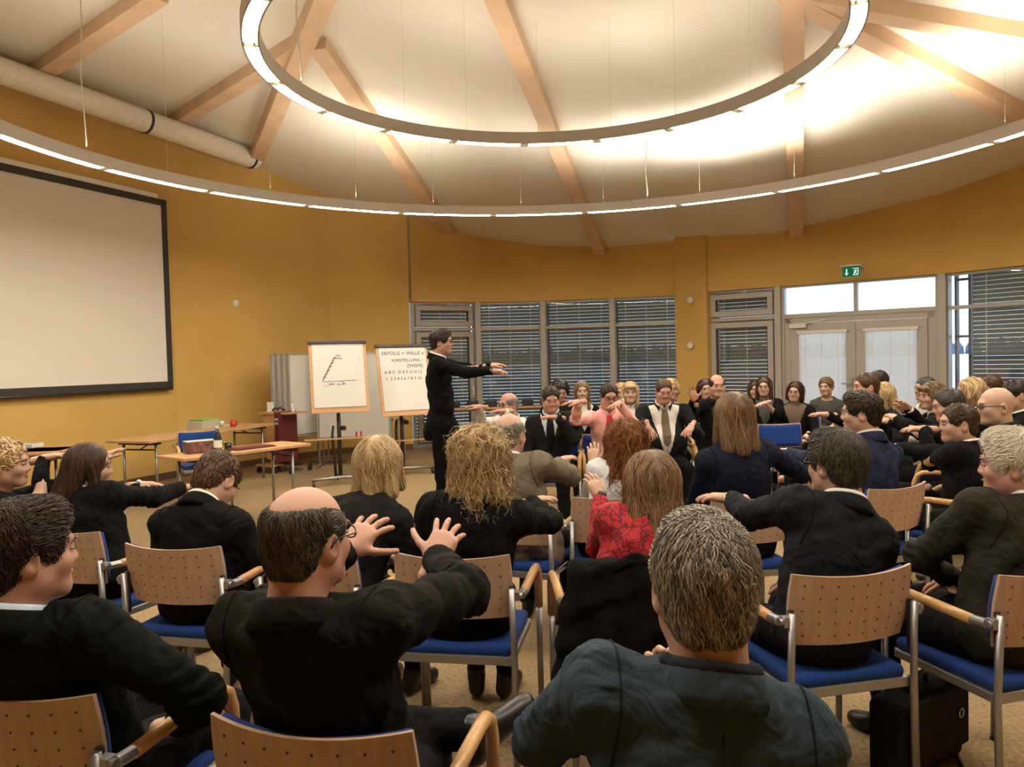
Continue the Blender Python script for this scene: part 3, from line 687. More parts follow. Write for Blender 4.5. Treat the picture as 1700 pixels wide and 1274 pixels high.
FING = [(.029, .083, .058, .0092), (.010, .090, .066, .0095), (-.010, .087, .061, .0092), (-.028, .077, .048, .0082)]   # x,y root, length, radius (right hand: index at -x? mirrored below)
def make_hand(Wr, dirv, palmn, side, res, spread=.12, curl=.25, thumb=1.0, sc=1.0):
    """Wr wrist point, dirv finger direction, palmn = direction the palm looks, side=+1 right hand, -1 left"""
    y = nrm(dirv); z = -nrm(np.array(palmn) - y * np.dot(palmn, y)); x = np.cross(y, z)          # x points to the right with back of hand up
    R = np.stack([x, y, z], 1); h = SDF(max(.0036, res * .36)); s = side    # right hand, palm down: thumb on the left (-x)
    h.cap((0, -.06, 0), (0, .0, 0), .024, .022, k=.01)
    for i, (fx, fy, fl, fr) in enumerate(FING):
        X_ = -s * fx; h.cap((X_ * .45, .008, 0), (X_, fy - .012, .002), .0155, .0115, k=.02)
    h.ell((0, .045, -.002), (.038, .045, .0145), k=.015); h.ell((-s * .026, .028, -.008), (.019, .032, .014), k=.012)
    for i, (fx, fy, fl, fr) in enumerate(FING):
        X_ = -s * fx; an = spread * (X_ / .02); c = curl * (1 + .15 * i); P = np.array((X_, fy - .012, .001)); pitch = -c * .35
        for j, (fr_, ll) in enumerate(((1.0, .46), (.93, .30), (.84, .24))):
            d = np.array((math.sin(an) * math.cos(pitch), math.cos(an) * math.cos(pitch), math.sin(pitch))); Pn = P + d * (fl + .012 * (j == 0)) * ll
            h.cap(P, Pn, fr * fr_, fr * (fr_ - .07), k=.003); P = Pn; pitch -= c
    P = np.array((-s * .026, .020, -.008)); a = (.95 * thumb)
    for j, (l_, r0) in enumerate(((.040, .0125), (.034, .0105), (.026, .0092))):
        d = np.array((-s * math.sin(a), math.cos(a), -.12 - .1 * j)); d = nrm(d); Pn = P + d * l_; h.cap(P, Pn, r0, r0 * .88, k=.004 if j else .012); P = Pn; a -= .22
    V, Q = h.mesh(); return (np.array(Wr) + (V * sc) @ R.T, Q)

def ik(A, T, l1, l2, pole):
    d = T - A; D = np.linalg.norm(d); D2 = min(D, (l1 + l2) * .995); d = d / max(D, 1e-6); T = A + d * D2
    a = (l1 * l1 - l2 * l2 + D2 * D2) / (2 * D2); hgt = math.sqrt(max(l1 * l1 - a * a, 0)); pl = pole - d * (pole @ d); pl = nrm(pl)
    return A + d * a + pl * hgt, T
def pix_target(px, py, A, reach, fwd):
    """point of the pixel's line of sight at arm's length from the shoulder"""
    a, b = ray(px, py); d = nrm((a, 1, b)); O = np.array((0, 0, CAMH)); v = O - A; B = v @ d; C = v @ v - reach * reach; disc = B * B - C
    if disc < 0: return O + d * (-B)
    s = math.sqrt(disc); c = [O + d * (-B - s), O + d * (-B + s)]
    return max(c, key=lambda q: (q - A) @ fwd)

def person(label, top, d, yaw=0, cb=None, hip=None, hyaw=0, hpitch=0, hroll=0, L=None, R=None, skinc=SK, jacket=None, shirt=None, trousers=(.006, .006, .007), tie=None, outfit='suit',
           res=.016, w=1.0, belly=0, stand=False, legs=None, collar=None, shoulder=1.0, seatz=.53, twist=0, fem=0, watch=None, cuff=None, scarf=None, group=None, hs=None, jopen=.075, hipoff=0, lapel=True, **o):
    o['res'] = res; o['fem'] = fem; yaw = math.radians(yaw); Bf = rot(yaw); r_, f_ = Bf[:, 0], Bf[:, 1]; up = np.array((0, 0, 1.))
    hs = hs or (.96 if fem else .985)
    Rh = rot(yaw + math.radians(hyaw), math.radians(hpitch), math.radians(hroll)); T = at(top[0], top[1], d); Hc = T - Rh[:, 2] * .126 * hs
    if stand: Hip = np.array((Hc[0] - f_[0] * .03, Hc[1] - f_[1] * .03, .93))
    elif cb: c = at(cb[0], 700, cb[1]); Hip = np.array((c[0], c[1], 0)) + f_ * .19 + up * seatz
    elif hip: c = at(hip[0], 700, hip[1]); Hip = np.array((c[0], c[1], seatz))
    else: Hip = np.array((Hc[0], Hc[1], 0)) - f_ * (.10 + hipoff) + up * seatz
    root = empty('person', (Hip[0], Hip[1], 0), label, 'person', group); O = np.array((Hip[0], Hip[1], 0)); 
    Nb = Hc - Rh[:, 2] * .105 * hs - Rh[:, 1] * .035 - up * .050 - f_ * .01        # base of the neck
    ln = np.linalg.norm(Nb - Hip); dd = (Nb - Hip) / ln; lean = math.acos(max(-1, min(1, dd[2])))
    ctl = Hip + nrm(up * .55 + dd * .45) * ln * .52
    bez = lambda t: Hip * (1 - t) ** 2 + ctl * 2 * t * (1 - t) + Nb * t * t
    tan = lambda t: nrm((ctl - Hip) * (1 - t) + (Nb - ctl) * t)
    Rt = rot(yaw + math.radians(twist)); rt = Rt[:, 0]
    def fr(t):
        u = tan(t); rr = nrm(r_ * (1 - t) + rt * t); rr = nrm(rr - u * (rr @ u)); return np.stack([rr, np.cross(u, rr), u], 1)
    Fc = fr(.85); Sc = bez(.90) - Fc[:, 2] * .015; sw = (.150 if fem else .172) * shoulder * w
    mode = {'L': L or 'lap', 'R': R or 'lap'}; arms = {}
    for s, kx in ((-1, 'L'), (1, 'R')):
        a = mode[kx]; raised = isinstance(a, dict) or a == 'fwd'
        Sh = Sc + Fc[:, 0] * s * sw + (Fc[:, 1] * .03 + Fc[:, 2] * .012 if raised else -Fc[:, 2] * .02)
        l1, l2 = (.27, .235) if fem else (.295, .255); rd = {} ; pole = -up * .8 + Fc[:, 0] * s * .5 - Fc[:, 1] * .15
        if a == 'lap': Tg = Hip + f_ * .30 + r_ * s * .10 + up * .13
        elif a == 'knee': Tg = Hip + f_ * .40 + r_ * s * .16 + up * .12
        elif a == 'fwd': Tg = Sh + (Fc[:, 1] * .98 + up * .05) * (l1 + l2)
        elif a == 'down': Tg = Sh + np.array((0, 0, -1)) * (l1 + l2) * .95 + f_ * .08
        else:
            rd = a
            if 'd' in a: Tg = at(a['x'], a['y'], a['d'])
            else: Tg = pix_target(a['x'], a['y'], Sh, (l1 + l2) * a.get('ext', .96), f_)
            if 'pole' in a: pole = np.array(a['pole'], float)
        El, Wr = ik(Sh, np.array(Tg, float), l1, l2, pole); fd = nrm(Wr - El)
        hd = fd
        if 'hd' in rd: hd = nrm(rd['hd'])
        elif a in ('lap', 'knee'): hd = nrm(f_ * .8 - up * .45 - r_ * s * .25)
        pn = np.array(rd.get('palm', (0, 0, -1.)), float)
        arms[kx] = (Sh, El, Wr, hd, pn, rd, s)
    # ---- bare body (continuous figure under the clothes) and head
    nv = 0; VV = []; QQ = []
    def add(g):
        nonlocal nv
        VV.append(g[0]); QQ.append(g[1] + nv); nv += len(g[0])
    o['browm'] = o['hairm'] if o.get('hairm') else M['eye']
    o['browm'] = M['eye']
    add(make_head(None, root, O, Hc, Rh, Nb, o, hs))
    for kx, (Sh, El, Wr, hd, pn, rd, s) in arms.items():
        add(make_hand(Wr, hd, pn, s, res, rd.get('spread', .10), rd.get('curl', .28), rd.get('thumb', .7), .90 if fem else .98))
    def torso(S_, e, jk=False):
        e2 = e
        S_.ell(bez(.06), ((.158 if not fem else .165) * w + e, .118 + e + belly * .2, .12 + e), fr(.06), k=.05)
        S_.ell(bez(.34) + f_ * (.015 + belly * .7), ((.142 if not fem else .128) * w + e + belly * .6 + (.012 if jk else 0), .104 + e + belly, .17 + e), fr(.34), k=.06)
        S_.ell(bez(.66) + fr(.66)[:, 1] * .0, ((.158 if not fem else .145) * w + e, .108 + e + (.015 if fem else 0), .18 + e), fr(.66), k=.06)
        for s in (-1, 1):
            Sh = arms['R' if s > 0 else 'L'][0]
            S_.cap(Sc + Fc[:, 0] * s * .05 - Fc[:, 2] * .015, Sh - Fc[:, 0] * s * .012, .062 + e, .050 + e, k=.045)
            S_.cap(Nb - Fc[:, 2] * .012 - Fc[:, 1] * .010, Sc + Fc[:, 0] * s * sw * .66 + Fc[:, 2] * .004, .044 + e * .7, .042 + e, k=.045)
    def sleeves(S_, e, upto=1.0):
        for kx, (Sh, El, Wr, hd, pn, rd, s) in arms.items():
            m_ = .86 if fem else 1.0; S_.cap(Sh, El, .054 * m_ + e, .042 * m_ + e, k=.045)
            En = El + (Wr - El) * min(1, upto); S_.cap(El, En, .042 * m_ + e, (.042 + (.028 - .042) * min(1, upto)) * m_ + e * (.9), k=.02)
    Bd = SDF(.02); torso(Bd, -.012)
    for kx, (Sh, El, Wr, hd, pn, rd, s) in arms.items(): Bd.cap(Sh, El, .045, .034, k=.03).cap(El, Wr, .034, .024, k=.02)
    if stand:
        K = [Hip + r_ * s * .09 + np.array((0, 0, -.45)) + f_ * .01 for s in (-1, 1)]; A_ = [Hip + r_ * s * (.10) + np.array((0, 0, -.85)) - f_ * .02 * s for s in (-1, 1)]
        ft = [nrm(f_ + r_ * s * .15) for s in (-1, 1)]
    else:
        K = [Hip + f_ * .43 + r_ * s * (.13 if not fem else .07) + up * (.50 - seatz) for s in (-1, 1)]; A_ = [np.array((k[0], k[1], .085)) + f_ * .05 * (1 if fem else -.4) for k in K]; ft = [nrm(f_ + r_ * s * .2) for s in (-1, 1)]
    if legs:
        for i in (0, 1):
            if legs[i]: K[i], A_[i], ft[i] = [np.array(q, float) for q in legs[i]]; ft[i] = nrm(ft[i])
    for i, s in ((0, -1), (1, 1)): Bd.cap(Hip + r_ * s * .085, K[i], .078, .052, k=.04).cap(K[i], A_[i], .048, .034, k=.02)
    if not stand: Bd.fn(lambda x, y, z, G: np.maximum(G, .462 - z - 1e3 * ((x - Hip[0]) * f_[0] + (y - Hip[1]) * f_[1] > .25)))
    add(Bd.mesh())
    mk('body', np.concatenate(VV), np.concatenate(QQ), skin(skinc), root, off=O)
    # ---- trousers, shoes
    Tr = SDF(max(res * 1.15, .013)); Tr.ell(bez(.05), (.166 * w, .124 + belly * .3, .12), fr(.05), k=.04)
    for i, s in ((0, -1), (1, 1)):
        Tr.cap(Hip + r_ * s * .085, K[i], .092 * (.9 if fem else 1), .068 * (.9 if fem else 1), k=.035).cap(K[i], A_[i] + (K[i] - A_[i]) * .06, .064 * (.85 if fem else 1), .054 * (.75 if fem else 1), k=.03)
    if not stand: Tr.fn(lambda x, y, z, G: np.where(z < .47, np.maximum(G, np.where((x - Hip[0]) * f_[0] + (y - Hip[1]) * f_[1] < .26, .455 - z, G)), G))
    Tr.fn(folds(.0035, 11, .1)); v, q = Tr.mesh(); mk('trousers' if not fem else 'trousers', v, q, cloth(tuple(trousers)) if not isinstance(trousers, bpy.types.Material) else trousers, root, off=O)
    for i in (0, 1):
        a = A_[i]; t = ft[i]; sd = nrm(np.cross(t, up)) if abs(t[2]) < .9 else r_; un = np.cross(sd, t); S2 = SDF(.008 if res < .012 else .012); h0 = a - un * .045 - t * .035
        S2.cap(h0, a + un * .02 - t * .01, .030, .038, k=.03).cap(h0, a - un * .052 + t * .13, .030, .027, k=.03).cap(a + un * .0, a - un * .045 + t * .10, .036, .026, k=.03).cap(a - un * .052 + t * .1 - sd * .012, a - un * .052 + t * .15 - sd * .01, .026, k=.03)
        bb = a - un * .082
        S2.fn(lambda x, y, z, G, bb=bb, un=un: np.maximum(G, -((x - bb[0]) * un[0] + (y - bb[1]) * un[1] + (z - bb[2]) * un[2])))
        v, q = S2.mesh(); sh = mk('shoe', v, q, M['shoe'], root, off=O)
    # ---- garments
    Rcol = Rh * .35 + Fc * .65; cu = nrm(Nb * 0 + nrm(Hc - Rh[:, 1] * .03 * hs - Nb)); neckr = .058 if fem else .068
    cR = np.stack([Fc[:, 0], nrm(np.cross(cu, Fc[:, 0])), cu], 1)
    def ring(zb, zf, rad, rr, gapf=.0, oval=1.05, cback=0):
        pts = []
        for a in np.linspace(math.pi / 2 + gapf, math.pi * 2.5 - gapf, 22):
            x, y = rad * math.cos(a), rad * oval * math.sin(a); z = zb + (zf - zb) * (y / (rad * oval) + 1) / 2; pts.append(Nb + cR @ np.array((x, y - .0, z)))
        return pts
    def band(prof, back, front, gap, name, m, parent):
        n = 30; V = []; Q = []; K = len(prof)
        for i, a in enumerate(np.linspace(math.pi / 2 + gap, math.pi * 2.5 - gap, n)):
            q = (math.sin(a) + 1) / 2; dz = back + (front - back) * q; e = min(1, min(i, n - 1 - i) / 2 + .15)
            for (r_q, z_q) in prof: V.append(Nb + cR @ np.array(((neckr + r_q) * math.cos(a), (neckr + r_q) * math.sin(a) * 1.04, dz + z_q * (e if z_q < .03 else 1))))
        for i in range(n - 1):
            for j in range(K): j2 = (j + 1) % K; Q.append((i * K + j, i * K + j2, i * K + K + j2, i * K + K + j))
        return mk(name, V, Q, m, parent, off=O)
    def vcut(depth, wid, sharp=1.0):
        # V opening of the front
        c0 = Nb + Fc[:, 1] * .0
        def f(x, y, z, G):
            X_ = x - c0[0]; Y_ = y - c0[1]; Z_ = z - c0[2]; a = X_ * Fc[0, 0] + Y_ * Fc[1, 0] + Z_ * Fc[2, 0]; b = X_ * Fc[0, 1] + Y_ * Fc[1, 1] + Z_ * Fc[2, 1]; c = X_ * Fc[0, 2] + Y_ * Fc[1, 2] + Z_ * Fc[2, 2]
            wdt = np.clip((c + depth) / depth, 0, 1.3) * wid
            dcut = np.minimum(wdt - np.abs(a), b - .01)
            return np.maximum(G, dcut)
        return f
    def neckhole(S_, rad, lift=.0):
        S_.cap(Nb + cu * (.045 + lift), Nb + cu * .2, rad, rad, k=.01).sub()
    def hemcut(c, n_):
        return lambda x, y, z, G: np.maximum(G, (c - x * n_[0] - y * n_[1] - z * n_[2]))
    def armfolds(S_):
        for kx, (Sh, El, Wr, hd, pn, rd, s) in arms.items():
            for (A0, A1, c0) in ((Sh, El, 1.0), (El, Wr, 0.0)):
                ax_ = nrm(A1 - A0); ln_ = np.linalg.norm(A1 - A0); q1 = nrm(np.cross(ax_, (0.3, .2, 1))); q2 = np.cross(ax_, q1)
                def f(x, y, z, G, A0=A0, ax_=ax_, ln_=ln_, q1=q1, q2=q2, c0=c0, s=s):
                    X_, Y_, Z_ = x - A0[0], y - A0[1], z - A0[2]; t = X_ * ax_[0] + Y_ * ax_[1] + Z_ * ax_[2]; u = X_ * q1[0] + Y_ * q1[1] + Z_ * q1[2]; v = X_ * q2[0] + Y_ * q2[1] + Z_ * q2[2]
                    near_ = np.clip(1 - (u * u + v * v) / .011, 0, 1) * ((t > -.02) & (t < ln_ + .03))
                    w_ = np.exp(-((t - c0 * ln_) / .11) ** 2) + .35
                    return G + .0050 * near_ * w_ * (1 - 2 * np.abs(np.sin(t * 75 + u * 32 * s + 9 * v + 1.5 * np.sin(v * 45))))
                S_.fn(f)
    jm = None
    if outfit in ('suit', 'cardigan', 'blazer'):
        e = .016 if outfit != 'cardigan' else .010; J = SDF(res); torso(J, e, True); sleeves(J, .012 if outfit != 'cardigan' else .008, .93)
        if not stand: J.ell(bez(.02) - up * .01, (.172 * w + e * .3, .132 + belly * .3, .10), fr(.05), k=.05)
        else: J.ell(Hip - up * .06, (.172, .128, .15), k=.06)
        if outfit != 'cardigan':
            for s in (-1, 1): Sh = arms['R' if s > 0 else 'L'][0]; J.ell(Sh - Fc[:, 0] * s * .004 + Fc[:, 2] * .008, (.056, .06, .052), Fc, k=.02)
        J.fn(folds(.0042 if outfit != 'cardigan' else .003, int(abs(top[0])) % 97, .10)); J.fn(folds(.0018, int(abs(top[0])) % 37 + 3, .04))
        if lapel: J.fn(vcut(.34 if outfit == 'suit' and not belly else (.52 if belly else .30), jopen))
        armfolds(J)
        neckhole(J, neckr * .95)
        J.fn(lambda x, y, z, G: np.maximum(G, (.455 if not stand else .80) - z))
        v, q = J.mesh(); jm = cloth(tuple(jacket)) if not isinstance(jacket, bpy.types.Material) else jacket
        jo = mk('jacket' if outfit != 'cardigan' else 'cardigan', v, q, jm, root, off=O)
        if outfit != 'cardigan':
            band([(.006, .040), (.011, .046), (.018, .040), (.030, .004), (.030, -.012), (.008, -.012)], .004, -.034, .55, 'jacket_collar', jm, jo)
        if outfit != 'cardigan' and res < .0135:
            b = MB()
            for s in (-1, 1):
                A0 = Sc + Fc[:, 0] * s * sw * .86 - Fc[:, 2] * .01; pts = []
                for a in np.linspace(-1.2, math.pi + 1.2, 26) if s < 2 else []:
                    dr_ = Fc[:, 2] * math.sin(a) - Fc[:, 1] * math.cos(a); q = np.arange(.02, .16, .002); d_ = J.sample(A0[None] + (dr_ + Fc[:, 0] * s * .12 * math.cos(a * 0))[None] * q[:, None]); k_ = np.where(d_ > 0)[0]
                    if len(k_): pts.append(A0 + (dr_ + Fc[:, 0] * s * .12) * q[k_[0]])
                if len(pts) > 5: b.tube(pts, .0022, 6)
            pts = []
            for t_ in np.linspace(.93, .12, 22):
                c_ = bez(t_); R_ = fr(t_); q = np.arange(.03, .24, .002); d_ = J.sample(c_[None] - R_[:, 1][None] * q[:, None]); k_ = np.where(d_ < 0)[0]
                if len(k_): pts.append(c_ - R_[:, 1] * (q[k_[-1]] + .0005))
            if len(pts) > 5: b.tube(pts, .0016, 6)
            if b.v: b.build('seam', cloth(tuple(v_ * .45 for v_ in jacket)), jo, smooth=True, off=O)
        # shirt underneath
        Sx = SDF(max(res, .013)); torso(Sx, .004); Sx.fn(hemcut(.5, (0, 0, 1))); neckhole(Sx, neckr * .9); v, q = Sx.mesh(); smm = cloth(tuple(shirt or (.012, .012, .013)), .15, .04, .8, 0); mk('shirt', v, q, smm, root, off=O)
    elif outfit in ('shirt', 'sweater'):
        J = SDF(res); torso(J, .008); sleeves(J, .008, .93); J.fn(folds(.004, int(top[0]) % 97, .08)); armfolds(J); neckhole(J, neckr * .95)
        if outfit == 'sweater': J.ell(Nb + cR @ np.array((0, .03, .02)), (.085, .085, .035), cR, k=.01).sub()
        J.fn(lambda x, y, z, G: np.maximum(G, .47 - z)); v, q = J.mesh(); smm = shirt if isinstance(shirt, bpy.types.Material) else cloth(tuple(shirt), .15 if outfit == 'shirt' else .4, .05, .8, 0); jo = mk('shirt' if outfit == 'shirt' else 'sweater', v, q, smm, root, off=O)
    if collar != 'none' and outfit != 'sweater' and outfit != 'cardigan' and shirt is not None:
        band([(.000, .050), (.004, .056), (.009, .050), (.013, .016), (.000, .010)], .006, -.030, .16, 'shirt_collar', smm, root)
    if collar == 'turtle':
        b = MB(); 
        for q_ in (.02, .033, .046): b.tube(ring(q_, q_ - .03, neckr + .006, .01, 0), .012, 8, cap=False)
        b.build('roll_collar', cloth((.02, .024, .032)), root, smooth=True, off=O)
    # cuffs, watches, tie
    for kx, (Sh, El, Wr, hd, pn, rd, s) in arms.items():
        fd = nrm(Wr - El)
        if outfit != 'cardigan' and outfit != 'sweater' and shirt is not None and cuff != 'none':
            MB().tube([Wr - fd * .035, Wr - fd * .006], [.034, .033], 14).build('shirt_cuff', smm, root, smooth=False, off=O)
        if watch and kx in watch:
            MB().tube([Wr + fd * .002, Wr + fd * .016], [.0295, .0285], 14).build('wristwatch', M[o.get('watchm', 'black')], root, smooth=False, off=O)
    if tie is not None:
        b = MB(); pts = []
        SF = Sx if outfit in ('suit', 'cardigan', 'blazer') else J
        def surf(t):
            R_ = fr(t); c = bez(t); q = np.arange(.04, .26, .003); d_ = SF.sample(c[None] + R_[:, 1][None] * q[:, None]); k_ = np.where(d_ < 0)[0]
            return c + R_[:, 1] * ((q[k_[-1]] if len(k_) else .1) + .012)
        ws = [.020, .026, .036, .043, .046, .036, .005]; ts = [1.0, .955, .85, .68, .5, .36, .31]
        n0 = []
        for wv_, t_ in zip(ws, ts):
            c = surf(t_) if t_ < .98 else Nb + cR @ np.array((0, neckr + .016, -.012)); R_ = fr(t_); n0.append((c, R_, wv_))
        for i, (c, R_, wv_) in enumerate(n0):
            for q_ in ((-1, -.004), (0, .006), (1, -.004), (0, -.012)): b.v.append(Vector(c + R_[:, 0] * q_[0] * wv_ * .9 + R_[:, 1] * q_[1]))
        for i in range(len(n0) - 1):
            for j in range(4): j2 = (j + 1) % 4; b.f.append((i * 4 + j, i * 4 + j2, i * 4 + 4 + j2, i * 4 + 4 + j))
        b.f += [(0, 1, 2, 3), tuple(len(n0) * 4 - 4 + j for j in (3, 2, 1, 0))]
        b.build('tie', tie if isinstance(tie, bpy.types.Material) else cloth(tuple(tie), .1, .1, .5, 0), root, off=O)
    return dict(hip=Hip, yaw=yaw, root=root, arms=arms, Nb=Nb)

# ------------------------------------------------------------------ chairs
def chair_proto():
    root = empty('conference_chair', (0, 0, 0)); Wd = .225
    # backrest: curved plywood, concave towards the sitter (front = +y)
    def sheet(z0, z1, y0, y1, th, wb, wt, inset=0, bow=.045, nz=6, nx=14, corner=0):
        V = []; Fc = []
        for side in (0, 1):
            for i in range(nz + 1):
                t = i / nz; z = z0 + (z1 - z0) * t; wdt = (wb + (wt - wb) * t) + .012 * math.sin(math.pi * t) - inset; yb = y0 + (y1 - y0) * t
                for j in range(nx + 1):
                    u = -1 + 2 * j / nx; ztop = z + .012 * (u * u) * t
                    V.append((u * wdt, yb + bow * (u * u) + (th if side else 0), ztop))
        n = (nz + 1) * (nx + 1)
        for i in range(nz):
            for j in range(nx):
                a = i * (nx + 1) + j; Fc += [(a, a + 1, a + nx + 2, a + nx + 1), (n + a, n + a + nx + 1, n + a + nx + 2, n + a + 1)]
        for i in range(nz):
            for j in (0, nx):
                a = i * (nx + 1) + j; q = (a, a + nx + 1, n + a + nx + 1, n + a); Fc.append(q if j == 0 else q[::-1])
        for j in range(nx):
            for i in (0, nz):
                a = i * (nx + 1) + j; q = (a, n + a, n + a + 1, a + 1); Fc.append(q if i == 0 else q[::-1])
        return V, Fc
    V, Fc = sheet(.580, .815, -.245, -.285, .011, .208, .222); back = mk('backrest', V, Fc, M['ply'], root, smooth=False)
    b = MB()
    for r in range(5):
        for c in range(8):
            t = .14 + r * .18; u = (-.82 + c * .235) ; wdt = .208 + .014 * t + .012 * math.sin(math.pi * t); z = .58 + .235 * t + .012 * u * u * t; y = -.245 - .04 * t + .045 * u * u
            b.tube([(u * wdt, y - .0012, z), (u * wdt, y + .002, z)], .0032, 6)
    tag(b.build('perforations', M['black'], back), kind='stuff')
    V, Fc = sheet(.600, .805, -.232, -.270, .022, .196, .208, bow=.045); mk('back_cushion', V, Fc, M['blue'], root, smooth=True)
    # seat
    s = MB(); s.box((0, .0, .452), (.43, .44, .045)); so = s.build('seat', M['blue'], root, bevel=.018, smooth=True)
    f = MB(); f.box((0, -.215, .418), (.44, .022, .034)); f.box((0, .205, .418), (.44, .022, .034)); f.box((-.215, 0, .418), (.022, .42, .03)); f.box((.215, 0, .418), (.022, .42, .03)); f.build('seat_frame', M['chrome'], root, bevel=.003)
    for s_ in (-1, 1):
        MB().tube([(s_ * .232, -.245, 0.006), (s_ * .232, -.235, .42), (s_ * .228, -.245, .70)], .0125, 10).build('leg', M['chrome'], root, smooth=True)
        MB().tube([(s_ * .262, .225, 0.006), (s_ * .262, .215, .50)], .0125, 10).build('leg', M['chrome'], root, smooth=True)
        p = [(s_ * .262, .217, .49), (s_ * .262, .213, .60), (s_ * .262, .195, .650), (s_ * .262, .160, .672), (s_ * .262, .10, .678), (s_ * .262, -.17, .668)]
        MB().tube(p, .0175, 12).build('armrest', M['armwood'], root, smooth=True)
        q = MB(); q.box((s_ * .240, -.232, .672), (.035, .03, .034)); q.tube([(s_ * .262, -.225, .672), (s_ * .262, -.165, .668)], .0165, 12); q.tube([(s_ * .245, -.232, .672), (s_ * .268, -.232, .672)], .012, 10); q.build('bracket', M['chrome'], root, bevel=.002)
        MB().box((s_ * .224, -.228, .62), (.016, .012, .17)).build('back_clip', M['black'], root)
        for y in (-.245, .225):
            MB().lathe([(.016, 0), (.016, .012)], (s_ * (.232 if y < 0 else .262), y, 0), 10).build('foot_cap', M['black'], root)
    return root
CH0 = chair_proto(); _first = [True]
def copy_tree(o, parent=None):
    c = o.copy(); COL.objects.link(c); c.parent = parent
    for ch in list(o.children): copy_tree(ch, c)
    return c
def chair(x, y, yaw, label):
    o = CH0 if _first[0] else copy_tree(CH0); _first[0] = False
    o.location = (x, y, 0); o.rotation_euler = (0, 0, -yaw); tag(o, label, 'chair', 'conference chairs in the audience'); return o
def seat_for(p, label, back=0):
    f = np.array((math.sin(p['yaw']), math.cos(p['yaw']))); c = p['hip'][:2] + f * (.055 - back); return chair(c[0], c[1], p['yaw'], label)

# ------------------------------------------------------------------ projection screen
Xw, Lw = frame2((-7.2, 4.9), (-4.75, 10.9))
def onleft(px, py):
    """hit of a sight line with the flat part of the left wall, returned as (along, height)"""
    a, b = ray(px, py); A = Vector((-7.2, 4.9)); D = (Vector((-4.75, 10.9)) - A).normalized(); Y = (A.x * D.y - A.y * D.x) / (a * D.y - D.x); P = Vector((a * Y, Y)); return (P - A).dot(D), CAMH + b * Y
sx1, sz1 = onleft(268, 334); _, sz0 = onleft(284, 643); sx0 = sx1 - 4.6
sc = empty('projection_screen', Xw @ Vector((sx0, 0, sz0)), 'large white projection screen with black border on the yellow left wall', 'screen'); so = sc.location.copy()
MB(Xw).box(((sx0 + sx1) / 2, -.07, (sz0 + sz1) / 2), (sx1 - sx0 - .12, .012, sz1 - sz0 - .12)).build('screen_cloth', M['screen'], sc, off=so)
b = MB(Xw); zz0, zz1 = sz0, sz1; fw = .085
b.box(((sx0 + sx1) / 2, -.07, zz0 + fw / 2), (sx1 - sx0, .04, fw)); b.box(((sx0 + sx1) / 2, -.07, zz1 - fw / 2), (sx1 - sx0, .04, fw)); b.box((sx0 + fw / 2, -.07, (zz0 + zz1) / 2), (fw, .04, zz1 - zz0)); b.box((sx1 - fw / 2, -.07, (zz0 + zz1) / 2), (fw, .04, zz1 - zz0))
b.build('screen_border', M['band'], sc, off=so)
MB(Xw).box(((sx0 + sx1) / 2 - .05, -.05, zz1 + .03), (sx1 - sx0 - .2, .09, .06)).build('screen_case', M['whiteitem'], sc, off=so)
MB(Xw).tube([(sx0 + .01, -.075, zz0 - .015), (sx1 - .01, -.075, zz0 - .015)], .022, 10).build('screen_bar', M['blackmetal'], sc, smooth=True, off=so)
# wall buttons
def disc(px, py, X_, off, label, r=.035):
    pass
a, b_ = ray(391, 504)
P2_, P3_ = Vector((-4.75, 10.9)), Vector((-3.95, 12.05)); D = (P3_ - P2_).normalized(); Y = (P2_.x * D.y - P2_.y * D.x) / (a * D.y - D.x)
Xq, _ = frame2(P2_, P3_); Pq = Vector((a * Y, Y, CAMH + b_ * Y))
o = empty('wall_button', Pq, 'small round white sensor on the yellow wall right of the screen', 'sensor'); R4 = Xq.to_3x3().to_4x4()
MB(R4 @ Matrix.Rotation(math.pi / 2, 4, 'X')).lathe([(.05, 0), (.05, .012), (.035, .02)], (0, 0, 0), 20).build('cover', M['whiteitem'], o); MB(R4).box((0, -.022, 0), (.02, .004, .02)).build('lens', M['white'], o)
Xp, Lp = frame2((2.93, 13.60), (3.36, 13.16))
for (px, py, w_) in ((1145, 499, 'upper'), (1145, 574, 'lower')):
    P = at(px, py, 13.34); o = empty('wall_button', (P[0], P[1] - .03, P[2]), w_ + ' round white sensor on the yellow pillar between the windows', 'sensor'); R4 = Xp.to_3x3().to_4x4()
    MB(R4 @ Matrix.Rotation(math.pi / 2, 4, 'X')).lathe([(.055, -.03), (.055, .012), (.035, .02)], (0, 0, 0), 20).build('cover', M['whiteitem'], o); MB(R4).box((0, -.022, 0), (.02, .004, .02)).build('lens', M['white'], o)

# ------------------------------------------------------------------ tables
def table(A, B, dep, label, h=.74, inset=.18):
    """A, B = floor points under the near edge (left, right)"""
    X, L = frame2(A, B); t = empty('folding_table', (A[0], A[1], 0), label, 'table'); O = t.location.copy()
    MB(X).box((L / 2, dep / 2, h - .014), (L, dep, .028)).build('tabletop', M['table'], t, bevel=.004, off=O)
    MB(X).box((L / 2, dep / 2, h - .05), (L - .3, .04, .035)).build('rail', M['chrome'], t, off=O)
    for x in (inset, L - inset):
        for y in (.08, dep - .08):
            MB(X).tube([(x, y, .0), (x, y, h - .03)], .015, 10).build('leg', M['chrome'], t, smooth=True, off=O)
        b = MB(X); b.tube([(x, .08, .62), (x, dep - .08, .62)], .009, 8); s_ = 1 if x < L / 2 else -1; b.tube([(x, dep / 2, .62), (x + s_ * .22, dep / 2, h - .04)], .008, 8); b.box((x, dep / 2, h - .045), (.1, dep - .1, .03)); b.build('leg_brace', M['blackmetal'], t, off=O)
    return X, L
def onfloor(p, q=None): return (p[0], p[1])
